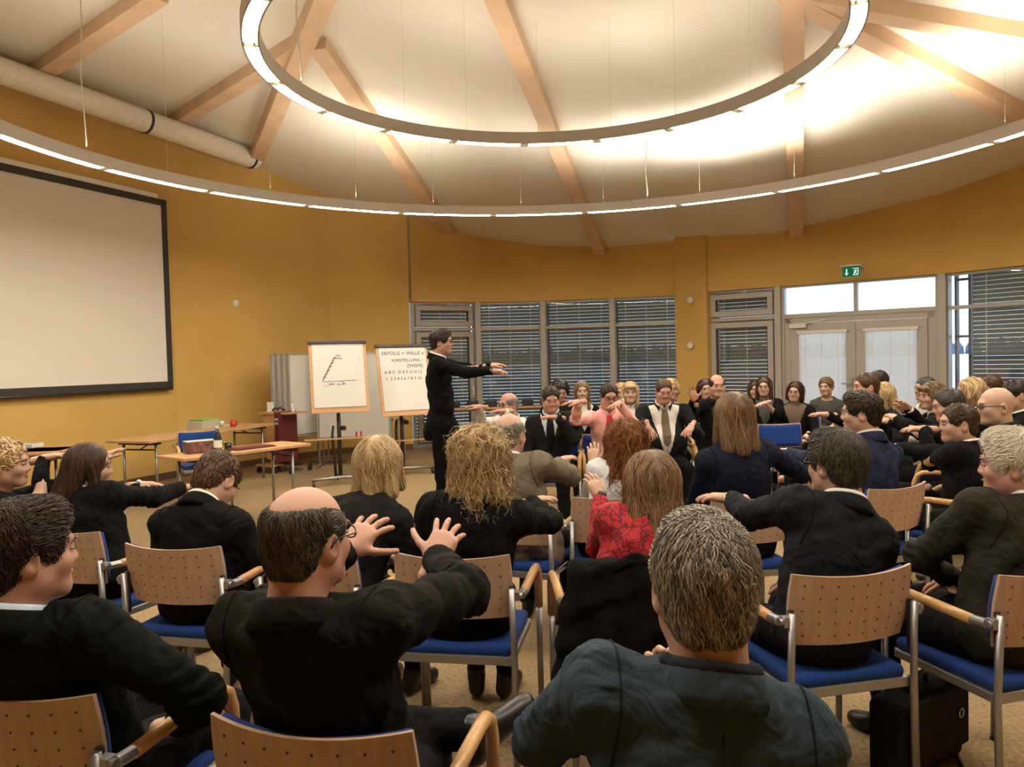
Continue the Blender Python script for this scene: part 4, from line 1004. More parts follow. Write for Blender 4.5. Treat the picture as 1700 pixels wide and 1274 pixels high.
TX1, TL1 = table(atz(248, 733, .74)[:2], atz(456, 703, .74)[:2], .62, 'long beech folding table along the left wall carrying the red mug')
TX2, TL2 = table((-5.50, 7.60), (-4.36, 7.84), .6, 'beech folding table at far left partly behind the long wall table')
TX0, TL0 = table(atz(-60, 757, .74)[:2], atz(90, 751, .74)[:2], .55, 'small beech table at the left picture edge with a white tray on it')
TX3, TL3 = table(atz(306, 762, .74)[:2], atz(517, 736, .74)[:2], .50, 'front beech table holding the bottle and the patterned box')
# window tables
TXW, TLW = table((-1.55, 13.0), (.9, 13.25), .55, 'long beech table standing along the window wall behind the speaker')
random.seed(9)
for i in range(7):
    P = TXW @ Vector((.25 + i * .32, .25, .74)); o = empty('black_bag', P, ['small black bag at the left end of the window table', 'second dark bag on the window table', 'dark bag in the middle of the window table beside the second', 'dark box shaped bag near the middle of the window table', 'fifth dark bag from the left on the window table', 'second last dark bag on the window table', 'dark bag at the right end of the window table'][i], 'bag')
    MB().box((0, 0, .06), (.2, .14, .10 + .03 * random.random())).build('bag_body', M['black'], o, bevel=.02); MB().tube([(-.05, 0, .11), (-.04, 0, .15), (.04, 0, .15), (.05, 0, .11)], .008, 6).build('bag_handle', M['black'], o)

def on(X, x, y, z=.74): return X @ Vector((x, y, z))
def atT(px, py): return atz(px, py, .74)
# things on the wall table
P = atT(338, 711); o = empty('document_stack', P, 'grey document box with green papers on top on the long wall table', 'documents', rz=TX1.to_euler().z)
MB().box((0, 0, .05), (.34, .25, .10)).build('box', M['folder'], o, bevel=.004); MB().box((.03, .01, .107), (.30, .22, .012)).build('green_sheets', M['green'], o); MB().box((-.01, .0, .118), (.24, .2, .006)).build('top_sheet', M['green'], o)
P = atT(368, 708); o = empty('cup_stack', P, 'small white cup and napkins beside the green papers', 'cup'); MB().lathe([(.025, 0), (.035, .07), (.031, .07), (.022, .01)], (0, 0, 0), 14).build('cup', M['whiteitem'], o, smooth=True); MB().box((.09, -.02, .012), (.09, .07, .024)).build('napkins', M['paper'], o)
P = atT(387, 709); o = empty('red_mug', P, 'red mug on the long wall table', 'mug'); MB().lathe([(.034, 0), (.038, .01), (.038, .09), (.034, .09), (.032, .012)], (0, 0, 0), 18).build('cup_body', M['mug'], o, smooth=True)
MB().tube([(.036, 0, .075), (.06, 0, .07), (.064, 0, .045), (.055, 0, .022), (.036, 0, .02)], .006, 8).build('mug_handle', M['mug'], o, smooth=True)
P = atT(42, 744); o = empty('paper_tray', P, 'white tray with papers on the table at the left edge', 'tray'); b = MB(); rectf = b; b.box((0, 0, .012), (.26, .2, .016)); b.box((0, .1, .03), (.26, .01, .03)); b.box((0, -.1, .03), (.26, .01, .03)); b.box((.13, 0, .03), (.01, .2, .03)); b.box((-.13, 0, .03), (.01, .2, .03)); b.build('tray', M['whiteitem'], o); MB().box((0, 0, .03), (.2, .15, .012)).build('paper', M['paper'], o)
# things on the front table
P = atT(333, 752); o = empty('biscuit_box', P, 'brown patterned carton on the front table', 'box', rz=TX3.to_euler().z - .25); MB().box((0, .02, .055), (.27, .16, .11)).build('carton', M['carton'], o, bevel=.003); MB().box((0, .02, .113), (.272, .162, .006)).build('lid', M['folder'], o)
def bottle(P, label, h=.25):
    o = empty('glass_bottle', P, label, 'bottle'); g = bottle.g; k = h / .25
    MB().lathe([(.03, 0), (.036, .01), (.037, .13 * k), (.034, .155 * k), (.016, .20 * k), (.0145, .235 * k)], (0, 0, 0), 18).build('bottle_body', g, o, smooth=True); MB().lathe([(.016, .232 * k), (.017, .25 * k)], (0, 0, 0), 14).build('cap', M['whiteitem'], o)
    b = MB(); b.lathe([(.0378, .05 * k), (.0378, .12 * k)], (0, 0, 0), 18); b.f = b.f[:-2]; b.build('bottle_label', M['whiteitem'], o, smooth=True); return o
bottle.g = glass_mat('bottle_glass', (.66, .70, .70), 1.6)
bottle(atT(362, 752), 'clear water bottle with pale label standing on the front table')
P = atT(379, 750); o = empty('drinking_glass', P, 'short drinking glass next to the water bottle', 'glass'); MB().lathe([(.028, 0), (.036, .085), (.033, .085), (.026, .006)], (0, 0, 0), 16).build('tumbler', bottle.g, o, smooth=True); MB().lathe([(.027, .005), (.031, .04)], (0, 0, 0), 14).build('water', bottle.g, o, smooth=True)
P = atT(415, 744); o = empty('document_folder', P, 'dark red folder lying open on the front table', 'folder', rz=TX3.to_euler().z); MB().box((0, 0, .006), (.42, .26, .012)).build('folder_cover', M['maroon'], o); MB().box((.02, .0, .0145), (.36, .2, .004)).build('sheet', M['maroon'], o)

# ------------------------------------------------------------------ lectern trolley
X = Matrix.Translation((atz(473, 783, 0)[0], atz(473, 783, 0)[1], 0)) @ Matrix.Rotation(math.radians(-28), 4, 'Z')
o = empty('media_lectern', X.translation, 'wheeled beech and dark red media lectern beside the stacked panels', 'lectern'); O = X.translation.copy()
MB(X).box((-.14, 0, .86), (.30, .40, .025)).build('left_shelf', M['table'], o, off=O); MB(X).box((.2, 0, .86), (.2, .36, .025)).build('right_shelf', M['table'], o, off=O)
MB(X).box((-.1, 0, .79), (.26, .34, .12)).build('drawer', M['table'], o, off=O); MB(X).box((-.07, .0, .46), (.20, .34, .54)).build('cabinet', M['table'], o, off=O)
MB(X).box((.08, -.03, .52), (.10, .36, .72)).build('equipment_rack', M['maroon'], o, bevel=.01, off=O)
for z in (.78, .72, .42): MB(X).box((.08, -.214, z), (.06, .006, .03)).build('device_front', M['whiteitem'] if z < .5 else M['folder'], o, off=O)
b = MB(X); b.box((-.14, -.05, .11), (.34, .42, .025)); b.build('base_board', M['table'], o, off=O); MB(X).box((.12, 0, .12), (.4, .06, .03)).build('base_bar', M['black'], o, off=O)
for (x, y) in ((-.28, -.22), (-.28, .15), (.3, -.18), (.3, .2), (.02, -.2)): MB(X @ Matrix.Translation((x, y, .045)) @ Matrix.Rotation(math.pi / 2, 4, 'Y')).lathe([(.02, -.015), (.044, -.012), (.044, .012), (.02, .015)], (0, 0, 0), 14).build('castor', M['black'], o, off=O)
for (x, y) in ((-.28, -.22), (-.28, .15), (.3, -.18), (.3, .2)): MB(X).box((x, y, .085), (.03, .03, .05)).build('castor_fork', M['black'], o, off=O)
P = X @ Vector((-.24, 0, .874)); q = empty('white_card', P, 'small white card standing on the media lectern', 'card'); MB().box((0, 0, .075), (.10, .012, .13), Matrix.Rotation(.12, 3, 'X')).build('card_panel', M['whiteitem'], q); MB().box((0, 0, .006), (.11, .05, .012)).build('card_foot', M['whiteitem'], q)
P = X @ Vector((-.1, 0, .874)); q = empty('cable_bundle', P, 'dark tangled cables lying on the lectern shelf', 'cables'); MB().tube([(-.08, 0, .02), (-.04, .04, .05), (0, -.02, .03), (.03, .03, .06), (.07, -.02, .03), (.1, .02, .02)], .014, 8).build('cable', M['black'], q, smooth=True)
P = X @ Vector((.2, 0, .874)); q = empty('marker_pen', P, 'pale pen standing on the right lectern shelf', 'pen'); MB().tube([(0, 0, 0), (-.02, 0, .12)], .016, 10).build('pen_body', M['whiteitem'], q); MB().tube([(-.02, 0, .12), (-.024, 0, .15)], .012, 10).build('pen_cap', M['table'], q)

# ------------------------------------------------------------------ flip charts
def txt(s, size, Mx, parent, off, name='writing', ital=.12):
    c = bpy.data.curves.new('t', 'FONT'); c.body = s; c.size = size; c.extrude = .0006; c.offset = .0004; c.space_character = 1.05; c.shear = ital; c.resolution_u = 2
    t = bpy.data.objects.new('t', c); COL.objects.link(t); dg = bpy.context.evaluated_depsgraph_get(); me = bpy.data.meshes.new_from_object(t.evaluated_get(dg)); bpy.data.objects.remove(t)
    me.transform(Matrix.Translation(-Vector(off)) @ Mx); me.materials.clear(); me.materials.append(M['ink']); o = bpy.data.objects.new(name, me); COL.objects.link(o); o.parent = parent; o['kind'] = 'stuff'; return o
def flipchart(P, rz, wd, hgt, ztop, tilt, label):
    t = empty('flip_chart', (P[0], P[1], 0), label, 'flip chart'); O = Vector((P[0], P[1], 0))
    X = Matrix.Translation(O) @ Matrix.Rotation(rz, 4, 'Z'); B = X @ Matrix.Translation((0, -.02, ztop)) @ Matrix.Rotation(tilt, 4, 'X')    # board frame: origin top centre, z down negative
    bd = MB(B).box((0, 0, -hgt / 2), (wd, .018, hgt)).build('board', M['table'], t, off=O, bevel=.004)
    pp = MB(B).box((-.0, -.014, -hgt / 2 + .02), (wd - .075, .008, hgt - .1)).build('paper_pad', M['paper'], t, off=O)
    MB(B).box((0, -.018, -.022), (wd + .02, .035, .045)).build('clamp_bar', M['blackmetal'], t, off=O, bevel=.008)
    MB(X).tube([(0, .06, ztop - hgt + .2), (0, .03, .10)], .026, 12).build('post', M['blackmetal'], t, smooth=True, off=O)
    MB(X).tube([(-.07, .06, .75), (-.09, .04, .62), (-.06, .03, .10)], .017, 10).build('side_tube', M['blackmetal'], t, smooth=True, off=O)
    MB(X).tube([(.04, .02, .72), (.06, -.02, .72)], .03, 12).build('clamp_knob', M['black'], t, off=O)
    MB(X).box((-.02, -.09, ztop - hgt - .32), (.86, .09, .014)).build('pen_tray', M['table'], t, off=O)
    b = MB(X)
    b.tube([(-.36, -.16, .095), (0, -.05, .095), (.36, -.16, .095)], .02, 10); b.tube([(0, -.05, .095), (0, .35, .095)], .02, 10); b.build('foot_frame', M['chrome'], t, smooth=True, off=O)
    for (x, y) in ((-.36, -.16), (.36, -.16), (0, .35)):
        MB(X @ Matrix.Translation((x, y, .04)) @ Matrix.Rotation(math.pi / 2, 4, 'Y')).lathe([(.02, -.014), (.039, -.012), (.039, .012), (.02, .014)], (0, 0, 0), 14).build('castor', M['black'], t, off=O)
        MB(X).box((x, y, .075), (.03, .03, .035)).build('castor_fork', M['black'], t, off=O)
    for i in (0, 1):
        if ztop > 1.83: MB(X).tube([(.2 + i * .06, -.1, ztop - hgt - .31), (.2 + i * .06, -.1, ztop - hgt - .24)], .012, 8).build('red_marker', M['mug'], t, off=O)
    return t, pp, B, O
P = atz(566, 800, 0); t, pp, B, O = flipchart((at(560, 600, 9.9)[0], 9.9), math.radians(20), .72, .93, 1.845, math.radians(-11), 'left flip chart showing a hand drawn triangle sketch')
b = MB(B)
def sk(pts, r=.0035): b.tube([Vector((x, -.0195, z)) for x, z in pts], r, 4)
rr = random.Random(3)
sk([(-.21, -.53), (-.06, -.25)], .002)
for i in range(16):
    q = i / 15; x = -.20 + .15 * q; z = -.50 + .27 * q; sk([(x - .01, z + rr.uniform(-.005, .005)), (x + .018, z + rr.uniform(-.01, .012))], .0045)
sk([(-.03, -.20), (-.01, -.185), (.0, -.205), (.015, -.19), (.03, -.2)]); sk([(-.05, -.235), (-.01, -.23), (.05, -.235)]); sk([(-.0, -.165), (.005, -.17)])
sk([(-.21, -.53), (.06, -.525), (.22, -.52)], .0025); sk([(-.2, -.59), (-.16, -.595), (-.12, -.575)], .002)
pts = [(-.13 + i * .012, -.565 + .012 * math.sin(i * 2.1) * (1 if i % 5 else .2)) for i in range(18)]; sk(pts[:7], .004); sk(pts[8:13], .004); sk(pts[14:], .004); sk([(.02, -.53), (.05, -.55), (.03, -.575)], .003)
b.build('drawing', M['ink'], pp, off=O)
t, pp, B, O = flipchart((at(668, 600, 10.6)[0] - .02, 10.6), math.radians(27), .74, .99, 1.79, math.radians(-14), 'right flip chart with handwritten words and an alphabet beside the speaker')
BT = lambda x, z: B @ Matrix.Translation((x, -.0192, z)) @ Matrix.Rotation(math.pi / 2, 4, 'X')
for s_, x, z, sz in (('ERFOLG = WILLE x', -.30, -.15, .070), ('VORSTELLUNG \u2013', -.17, -.245, .058), ('ZWEIFEL', .04, -.325, .060), ('A B C  D E F G H I J', -.285, -.41, .060), ('1  2 3 4 5 6 7 8 9 10', -.275, -.50, .058)):
    txt(s_, sz, BT(x, z), pp, O)
# ------------------------------------------------------------------ pin boards
P = (at(600, 650, 11.6)[0], 11.6); o = empty('whiteboard_panel', (P[0], P[1], 0), 'wide white mobile panel standing behind the two flip charts', 'panel'); O = Vector((P[0], P[1], 0)); X = Matrix.Translation(O) @ Matrix.Rotation(math.radians(3), 4, 'Z')
MB(X).box((-.12, 0, 1.07), (1.04, .03, 1.24)).build('panel_board', M['paper'], o, off=O); b = MB(X)
b.box((-.12, 0, 1.70), (1.08, .04, .03)); b.box((-.12, 0, .44), (1.08, .04, .03)); b.box((-.66, 0, 1.07), (.025, .04, 1.29)); b.box((.42, 0, 1.07), (.025, .04, 1.29)); b.build('panel_frame', M['alu'], o, off=O)
for x in (-.66, .42):
    MB(X).tube([(x, .03, .03), (x, .03, 1.0)], .014, 8).build('leg', M['chrome'], o, off=O); MB(X).box((x, .03, .02), (.04, .45, .03)).build('foot', M['chrome'], o, off=O)
for i in range(4):
    x = at(490 + i * 9, 650, 11.7)[0]; o = empty('folded_pinboard', (x, 11.75, 0), ['leftmost of the four folded pin boards seen edge on', 'second from the left of the folded pin boards', 'third from the left of the folded pin boards', 'rightmost of the four folded pin boards, nearest the flip chart'][i], 'pin board', 'folded pin boards leaning in a row'); R4 = Matrix.Rotation(math.radians(58), 4, 'Z')
    MB(R4).box((0, 0, 1.1), (.9, .026, 1.18)).build('board', M['paper'], o); b = MB(R4); b.box((-.455, 0, 1.1), (.03, .034, 1.22)); b.box((.455, 0, 1.1), (.03, .034, 1.22)); b.box((0, 0, 1.71), (.94, .034, .02)); b.box((0, 0, .49), (.94, .034, .02)); b.build('board_frame', M['alu'], o)
    for s_ in (-.44, .44): MB(R4).tube([(s_, .028, .03), (s_, .028, .75)], .013, 8).build('leg', M['chrome'], o); MB(R4).box((s_, 0, .015), (.05, .4, .03)).build('foot', M['chrome'], o)
b0 = at(625, 650, 12.2)
for i in range(5):
    o = empty('folded_pinboard', (b0[0] + i * .1, 12.3, 0), 'slim stored pin board stand behind the white panel, ' + ['first', 'second', 'third', 'fourth', 'fifth'][i] + ' from the left', 'pin board', 'stored stands behind the white panel'); 
    MB().tube([(0, 0, .03), (0, 0, .62)], .013, 8).build('leg', M['chrome'], o); MB().box((0, 0, .015), (.05, .35, .03)).build('foot', M['chrome'], o); MB().box((0, 0, .63), (.03, .3, .03)).build('stand_head', M['chrome'], o)

# ------------------------------------------------------------------ people, near to far
HG = hairmat((.03, .027, .026), (.56, .50, .42)); HGD = hairmat((.009, .008, .008), (.135, .115, .095)); HD = hairmat((.006, .004, .003), (.055, .032, .02)); HDB = hairmat((.03, .012, .006), (.16, .075, .035))
HBR = hairmat((.065, .032, .014), (.36, .225, .115)); HBL = hairmat((.27, .16, .065), (.86, .64, .36)); HRED = hairmat((.08, .022, .006), (.46, .19, .06)); HW = hairmat((.42, .36, .28), (.85, .78, .66)); HCH = hairmat((.015, .009, .007), (.12, .06, .035)); HMIX = hairmat((.06, .028, .012), (.48, .30, .16)); HBAL = hairmat((.10, .085, .07), (.40, .34, .27)); HDR = hairmat((.02, .005, .004), (.10, .025, .015))
BLK = (.005, .005, .0055)
NEAR = dict(res=.0095, near=1)
def P_(label, *a, ch=None, **k):
    p = person(label, *a, **k)
    if ch: seat_for(p, ch)
    return p
P_('man with thick grey hair in a blue grey jacket, closest to the camera', (1165, 850), 1.30, yaw=-2, cb=(1165, 1.10), hyaw=4, L=dict(x=1096, y=1165, d=1.56, pole=(-1, .05, -.35), hd=(.0, -.1, 1), palm=(.3, -1, .2), curl=.5), R='lap', jacket=(.034, .052, .070), collar='turtle', hair='short', hairm=HG, nlock=5600, wave=.5, puff=.004, face=0, lapel=False, ch='wooden armchair under the grey haired man closest to the camera', **NEAR)
p = P_('balding man in a black shirt jacket holding both spread hands up', (508, 800), 1.62, yaw=13, cb=(492, 1.53), hyaw=16, L=dict(x=578, y=912, d=2.05, hd=(.45, .55, .45), palm=(.25, 1, -.5), spread=.26, curl=.2, thumb=1.15, pole=(-.8, 0, -.6)), R=dict(x=722, y=928, d=2.07, hd=(.30, .62, .55), palm=(-.1, .8, -.8), spread=.22, curl=.22, thumb=1.15, pole=(.8, .1, -.12)),
     jacket=(.009, .008, .007), hair='bald', by=.02, hs=.945, hairm=HGD, nlock=3200, wave=.15, glasses=1, outfit='blazer', lapel=False, face=1, collar='none', skinc=SKR,
     legs=(((-.60, 2.02, .60), (-.12, 2.0, .575), (.70, .35, .50)), ((-.26, 2.10, .50), (-.24, 2.16, .085), (.2, 1, 0))), ch='wooden armchair under the balding man with raised hands', **NEAR)
P_('dark haired man in a black suit with pale blue collar at lower left', (42, 828), 1.78, yaw=14, cb=(-5, 1.74), hyaw=32, R=dict(x=298, y=1198, d=1.98, pole=(1, -.3, -.2), hd=(.5, .8, -.1)), jacket=(.004, .005, .004), shirt=(.55, .66, .82), hair='short', hairm=HD, nlock=4200, wave=.35, puff=.006, collar='shirt', skinc=SKR, cuff='none', ch='wooden armchair at the lower left corner under the man with pale blue collar', **NEAR)
MID = dict(res=.013)
P_('woman with pinned up blonde hair at the left picture edge, arms stretched out', (8, 728), 3.6, yaw=48, hyaw=25, fem=1, L=dict(x=165, y=765, ext=.97), R=dict(x=72, y=762, ext=.9, hd=(1, .3, .2)), outfit='cardigan', jacket=BLK, hair='updo', hairm=HBL, nlock=700, wave=.4, **MID)
P_('woman with long straight dark hair in a black blazer, arms stretched to the right', (147, 735), 3.75, yaw=22, cb=(95, 3.5), hyaw=38, fem=1, L=dict(x=232, y=806, ext=.9, hd=(1, .3, 0)), R=dict(x=302, y=811, ext=.99, hd=(1, .35, .05)), jacket=BLK, outfit='blazer', shirt=(.6, .6, .6), hair='long', hlen=.33, slen=.34, wave=.04, hairm=HCH, nlock=1500, near=1, watch='L', watchm='silver', res=.012, ch='wooden armchair behind the long haired woman at left')
P_('man with short brown hair bowing his head far forward, black suit', (384, 757), 3.52, yaw=13, cb=(275, 3.13), hpitch=42, hyaw=10, jacket=(.007, .006, .006), shirt=(.75, .74, .7), hair='short', hairm=HBR if 0 else HDB, nlock=900, wave=.15, res=.012, near=0, hs=1.05, ch='wooden armchair under the man who bows his head')
P_('blonde woman in a black cardigan left of centre, hair falling on her shoulders', (628, 727), 3.42, yaw=23, cb=(500, 2.99), hyaw=-12, fem=1, w=1.12, outfit='cardigan', jacket=(.009, .009, .009), hair='long', hlen=.12, puff=.018, slen=.20, wave=.35, hairm=HBL, near=1, nlock=1300, res=.012, face=0, ch='wooden armchair mostly hidden behind the balding man')
P_('woman with big curly blonde hair in a black blazer, right arm out', (795, 714), 3.08, yaw=10, cb=(742, 2.87), fem=1, w=1.1, R=dict(x=880, y=834, d=3.48, pole=(1, -.1, -.5), hd=(1, .25, .15)), outfit='blazer', jacket=BLK, hair='curly', hlen=.13, puff=.022, hairm=HBL, near=1, wk=.8, nlock=3000, res=.012, face=0, lapel=False, shoulder=1.05, ch='wooden armchair with patterned skirt above its blue seat, in the middle')
P_('elderly balding man in a grey beige jacket, right hand reaching out', (846, 684), 4.25, yaw=22, cb=(840, 4.02), hyaw=8, R=dict(x=926, y=768, ext=.86, pole=(1, -.2, -.6), hd=(.8, .5, .25)), jacket=(.15, .125, .088), shirt=(.7, .68, .62), hair='bald', by=-.0, bl=.01, hairm=HBAL, nlock=420, lapel=False, ch='wooden armchair of the elderly man with the beige bag', **MID)
P_('woman with curly red brown hair in a white blouse', (1037, 701), 4.2, yaw=-4, cb=(1018, 4.0), fem=1, L=dict(x=986, y=768, ext=.72, pole=(-.25, 0, -1), hd=(.0, .4, 1)), outfit='shirt', shirt=(.62, .62, .62), hair='curly', hlen=.19, puff=.020, hairm=HRED, near=1, wk=.85, nlock=2200, res=.013, face=0, ch='wooden armchair of the woman in the white blouse')
P_('woman in a red lace patterned top with wavy brown hair', (1080, 753), 2.98, yaw=-3, cb=(1052, 2.72), fem=1, w=1.08, L=dict(x=996, y=826, ext=.72, pole=(-.15, .2, -1), hd=(-.3, .5, .8)), outfit='sweater', shirt=M['redknit'], hair='long', hlen=.16, puff=.02, slen=.24, wave=.22, hairm=HMIX, near=1, nlock=1700, res=.011, face=0, watch='L', ch='wooden armchair covered by the black coat')
P_('woman with straight light brown hair in a navy blazer', (1217, 653), 4.1, yaw=-8, cb=(1250, 3.9), hyaw=2, fem=1, w=1.08, R=dict(x=1310, y=796, ext=.85, hd=(1, .4, -.1), pole=(1, 0, -.5)), outfit='blazer', jacket=(.008, .010, .024), shirt=(.5, .5, .5), hair='long', hlen=.17, puff=.012, slen=.26, wave=.06, hairm=HBR, near=1, nlock=1500, res=.012, face=0, lapel=False, ch='wooden armchair of the woman in the navy blazer')
P_('man with dark greying hair in a charcoal suit, left arm stretched to the side', (1386, 713), 2.80, yaw=-12, cb=(1415, 2.53), hyaw=-14, L=dict(x=1212, y=828, ext=.97, hd=(-.9, .35, .05)), jacket=(.011, .012, .015), shirt=(.72, .7, .64), hair='short', puff=.008, wave=.3, hairm=HGD, near=1, nlock=2600, res=.0105, glasses=1, lapel=False, ch='empty backed wooden armchair behind the charcoal suit at lower right')
P_('man in a navy blue suit with dark hair, face turned left, arm reaching left', (1428, 649), 4.35, yaw=-26, cb=(1492, 4.1), hyaw=-38, L=dict(x=1305, y=752, ext=.97), jacket=(.018, .022, .052), shirt=(.5, .5, .52), hair='short', puff=.004, hairm=HD, nlock=700, lapel=False, ch='wooden armchair behind the navy blue suit', **MID)
P_('young man in a black suit in left profile, hand held out with white cuff', (1590, 669), 4.6, yaw=-48, cb=(1672, 4.4), hyaw=-30, L=dict(x=1536, y=713, ext=.85, hd=(-1, .2, .05)), jacket=BLK, shirt=(.75, .74, .7), hair='short', hairm=HCH, nlock=600, ch='wooden armchair behind the young man in profile', **MID)
P_('white haired man in a dark grey jacket at the right edge', (1680, 713), 2.72, yaw=-16, cb=(1752, 2.48), hyaw=-40, L=dict(x=1572, y=958, d=2.98, pole=(-1, .1, -.3), hd=(.5, .6, -.3)), jacket=(.024, .023, .018), shirt=(.6, .62, .66), hair='short', puff=.012, wave=.25, hairm=HW, near=1, nlock=2600, res=.0105, skinc=SKR, lapel=False, ch='wooden armchair at the right edge under the white haired man')
P_('bald man with black glasses in a black suit near the right edge', (1652, 641), 4.7, yaw=-50, hyaw=-32, L='fwd', jacket=BLK, hair='none', hairm=HBAL, nlock=10, glasses=1.7, skinc=SKP, shirt=(.02, .02, .02), w=1.1, **MID)
FAR = dict(res=.017, nlock=220)
P_('dark haired man with white collar at the right edge, behind the bald man', (1684, 628), 5.7, yaw=-60, hyaw=-25, jacket=BLK, shirt=(.75, .74, .7), hair='short', hairm=HD, **FAR)
P_('man with short greying hair leaning in between the profile man and the bald man', (1568, 644), 5.4, yaw=-60, hyaw=-15, hpitch=10, L=dict(x=1490, y=697, ext=.98), R=dict(x=1478, y=700, ext=.98), jacket=BLK, shirt=(.02, .02, .02), hair='short', hairm=HGD, **FAR)
P_('person with a blond bob in front of the outer right window', (1610, 626), 6.1, yaw=-65, hyaw=-10, fem=1, jacket=BLK, outfit='blazer', shirt=(.7, .7, .65), hair='bob', hlen=.05, hairm=HBL, **FAR)
P_('smiling woman with a brown fringe stretching her arms to the left', (1546, 633), 6.3, yaw=-70, hyaw=-25, fem=1, L=dict(x=1508, y=679, ext=.9), R=dict(x=1500, y=682, ext=.9), jacket=BLK, outfit='blazer', shirt=(.7, .7, .66), hair='bob', hlen=.06, fringe=1, hairm=HBR, watch='L', **FAR)
P_('dark haired person hidden behind the smiling woman with the fringe', (1536, 625), 7.7, yaw=-90, jacket=(.5, .48, .42), shirt=(.6, .6, .55), hair='short', hairm=HGD, **FAR)
P_('brown haired head in front of the dark right window blind', (1642, 621), 7.1, yaw=-80, hyaw=40, jacket=BLK, hair='short', hairm=HDB, **FAR)
P_('man with brown hair and strong profile in front of the double door', (1437, 618), 6.5, yaw=-80, hyaw=-8, L=dict(x=1374, y=689, ext=.9, hd=(-1, .1, .1)), jacket=BLK, hair='short', hairm=HDB, skinc=SKR, **FAR)
P_('woman with long blonde hair behind the man in profile at the door', (1464, 634), 6.9, yaw=-90, fem=1, outfit='blazer', jacket=(.02, .02, .025), hair='long', hlen=.25, hairm=HBL, **FAR)
P_('man in a dark blue suit sitting highest in front of the double door', (1457, 614), 7.6, yaw=-120, hyaw=10, jacket=(.02, .028, .05), shirt=(.3, .35, .5), hair='short', hairm=HD, **FAR)
P_('woman with tied dark blonde hair in a grey top before the white door blind', (1371, 626), 9.4, yaw=-150, hyaw=12, fem=1, outfit='sweater', shirt=(.06, .06, .055), hair='updo', hairm=HBR, **FAR)
P_('woman with a dark red bob and glasses, black cardigan over brown shirt', (1322, 633), 8.6, yaw=-150, hyaw=5, hroll=-6, fem=1, outfit='cardigan', jacket=BLK, shirt=(.16, .11, .09), jopen=.12, hair='bob', hlen=.09, hairm=HDR, glasses=1.2, L='knee', skinc=SKP, ch='wooden armchair of the woman with the dark red bob', **FAR)
P_('woman with long dark hair and glasses holding one hand before her', (1268, 625), 8.9, yaw=-165, hyaw=8, fem=1, outfit='cardigan', jacket=BLK, shirt=(.10, .10, .09), jopen=.10, hair='long', hlen=.16, hairm=HCH, glasses=1, L=dict(x=1271, y=669, ext=.8, hd=(-1, -.3, -.2)), skinc=SKP, ch='wooden armchair of the long haired woman with glasses', **FAR)
P_('half hidden dark haired woman left of the one with glasses and long hair', (1254, 631), 9.6, yaw=-165, fem=1, outfit='sweater', shirt=BLK, hair='long', hlen=.16, hairm=HCH, **FAR)
P_('balding man in a black suit with cream tie raising one hand', (1190, 621), 7.9, yaw=-172, hyaw=-8, R=dict(x=1153, y=664, ext=.9, hd=(-.3, -.1, .9), palm=(0, -1, 0), spread=.25, thumb=1.2), L='knee', jacket=BLK, shirt=(.02, .02, .022), tie=(.72, .66, .48), hair='bald', by=.045, hairm=HD, skinc=SKR, cuff='none', ch='wooden armchair of the man with the cream tie', **FAR)
P_('face half hidden behind the man with the cream tie', (1171, 629), 8.7, yaw=-175, fem=1, outfit='sweater', shirt=BLK, hair='long', hlen=.1, hairm=HDR, **FAR)
P_('heavy bearded man in a dark suit with grey brown tie, hands on his knees', (1103, 629), 7.4, yaw=180, hpitch=14, w=1.16, belly=.055, R=dict(x=1076, y=709, d=7.1, hd=(.1, -.6, -.7)), L=dict(x=1148, y=708, d=7.1, hd=(-.5, -.6, -.5)), jacket=(.012, .014, .015), shirt=(.66, .63, .58), tie=(.13, .095, .065), jopen=.15, hair='crop', hairm=HDB, beard=1, watch='L', watchm='silver', skinc=SKR, res=.015, nlock=260, ch='wooden armchair under the heavy bearded man')
P_('light haired head peeking over the bearded man', (1113, 628), 8.3, yaw=180, fem=1, outfit='sweater', shirt=(.2, .2, .18), hair='bob', hlen=.05, hairm=HBL, **FAR)
P_('blonde woman with fringe in a tan jacket right of the pink shirt', (1046, 633), 8.2, yaw=-172, fem=1, outfit='blazer', jacket=(.20, .165, .11), shirt=(.7, .68, .62), hair='long', hlen=.14, fringe=1, hairm=HBL, skinc=SKP, ch='wooden armchair of the blonde woman in tan', **FAR)
P_('second blonde woman half hidden behind the woman in the tan jacket', (1031, 635), 9.0, yaw=-175, fem=1, outfit='sweater', shirt=(.3, .28, .25), hair='long', hlen=.14, hairm=HBL, **FAR)
P_('man in a pink shirt and red tie with glasses, both arms reaching forward', (1012, 636), 7.0, yaw=178, hyaw=-4, hpitch=12, R=dict(x=960, y=668, ext=.9, hd=(-1, -.2, .0)), L=dict(x=1029, y=669, ext=.8, hd=(-.5, -.8, -.15)), outfit='shirt', shirt=(.80, .42, .40), tie=(.42, .03, .04), hair='short', hairm=HD, glasses=1.4, skinc=SKR, watch='RL', res=.014, nlock=300, ch='wooden armchair under the man in the pink shirt')
P_('young woman with long brown hair in white, sitting in the back row by the window', (966, 632), 8.7, yaw=175, hyaw=8, fem=1, outfit='cardigan', jacket=BLK, jopen=.12, shirt=(.7, .68, .62), hair='long', hlen=.24, hairm=HMIX, skinc=SKP, **FAR)
P_('woman with short dark curly hair in black, looking down by the window', (931, 632), 8.4, yaw=170, hpitch=18, fem=1, outfit='sweater', shirt=BLK, hair='bob', hlen=.02, puff=.01, hairm=HD, **FAR)
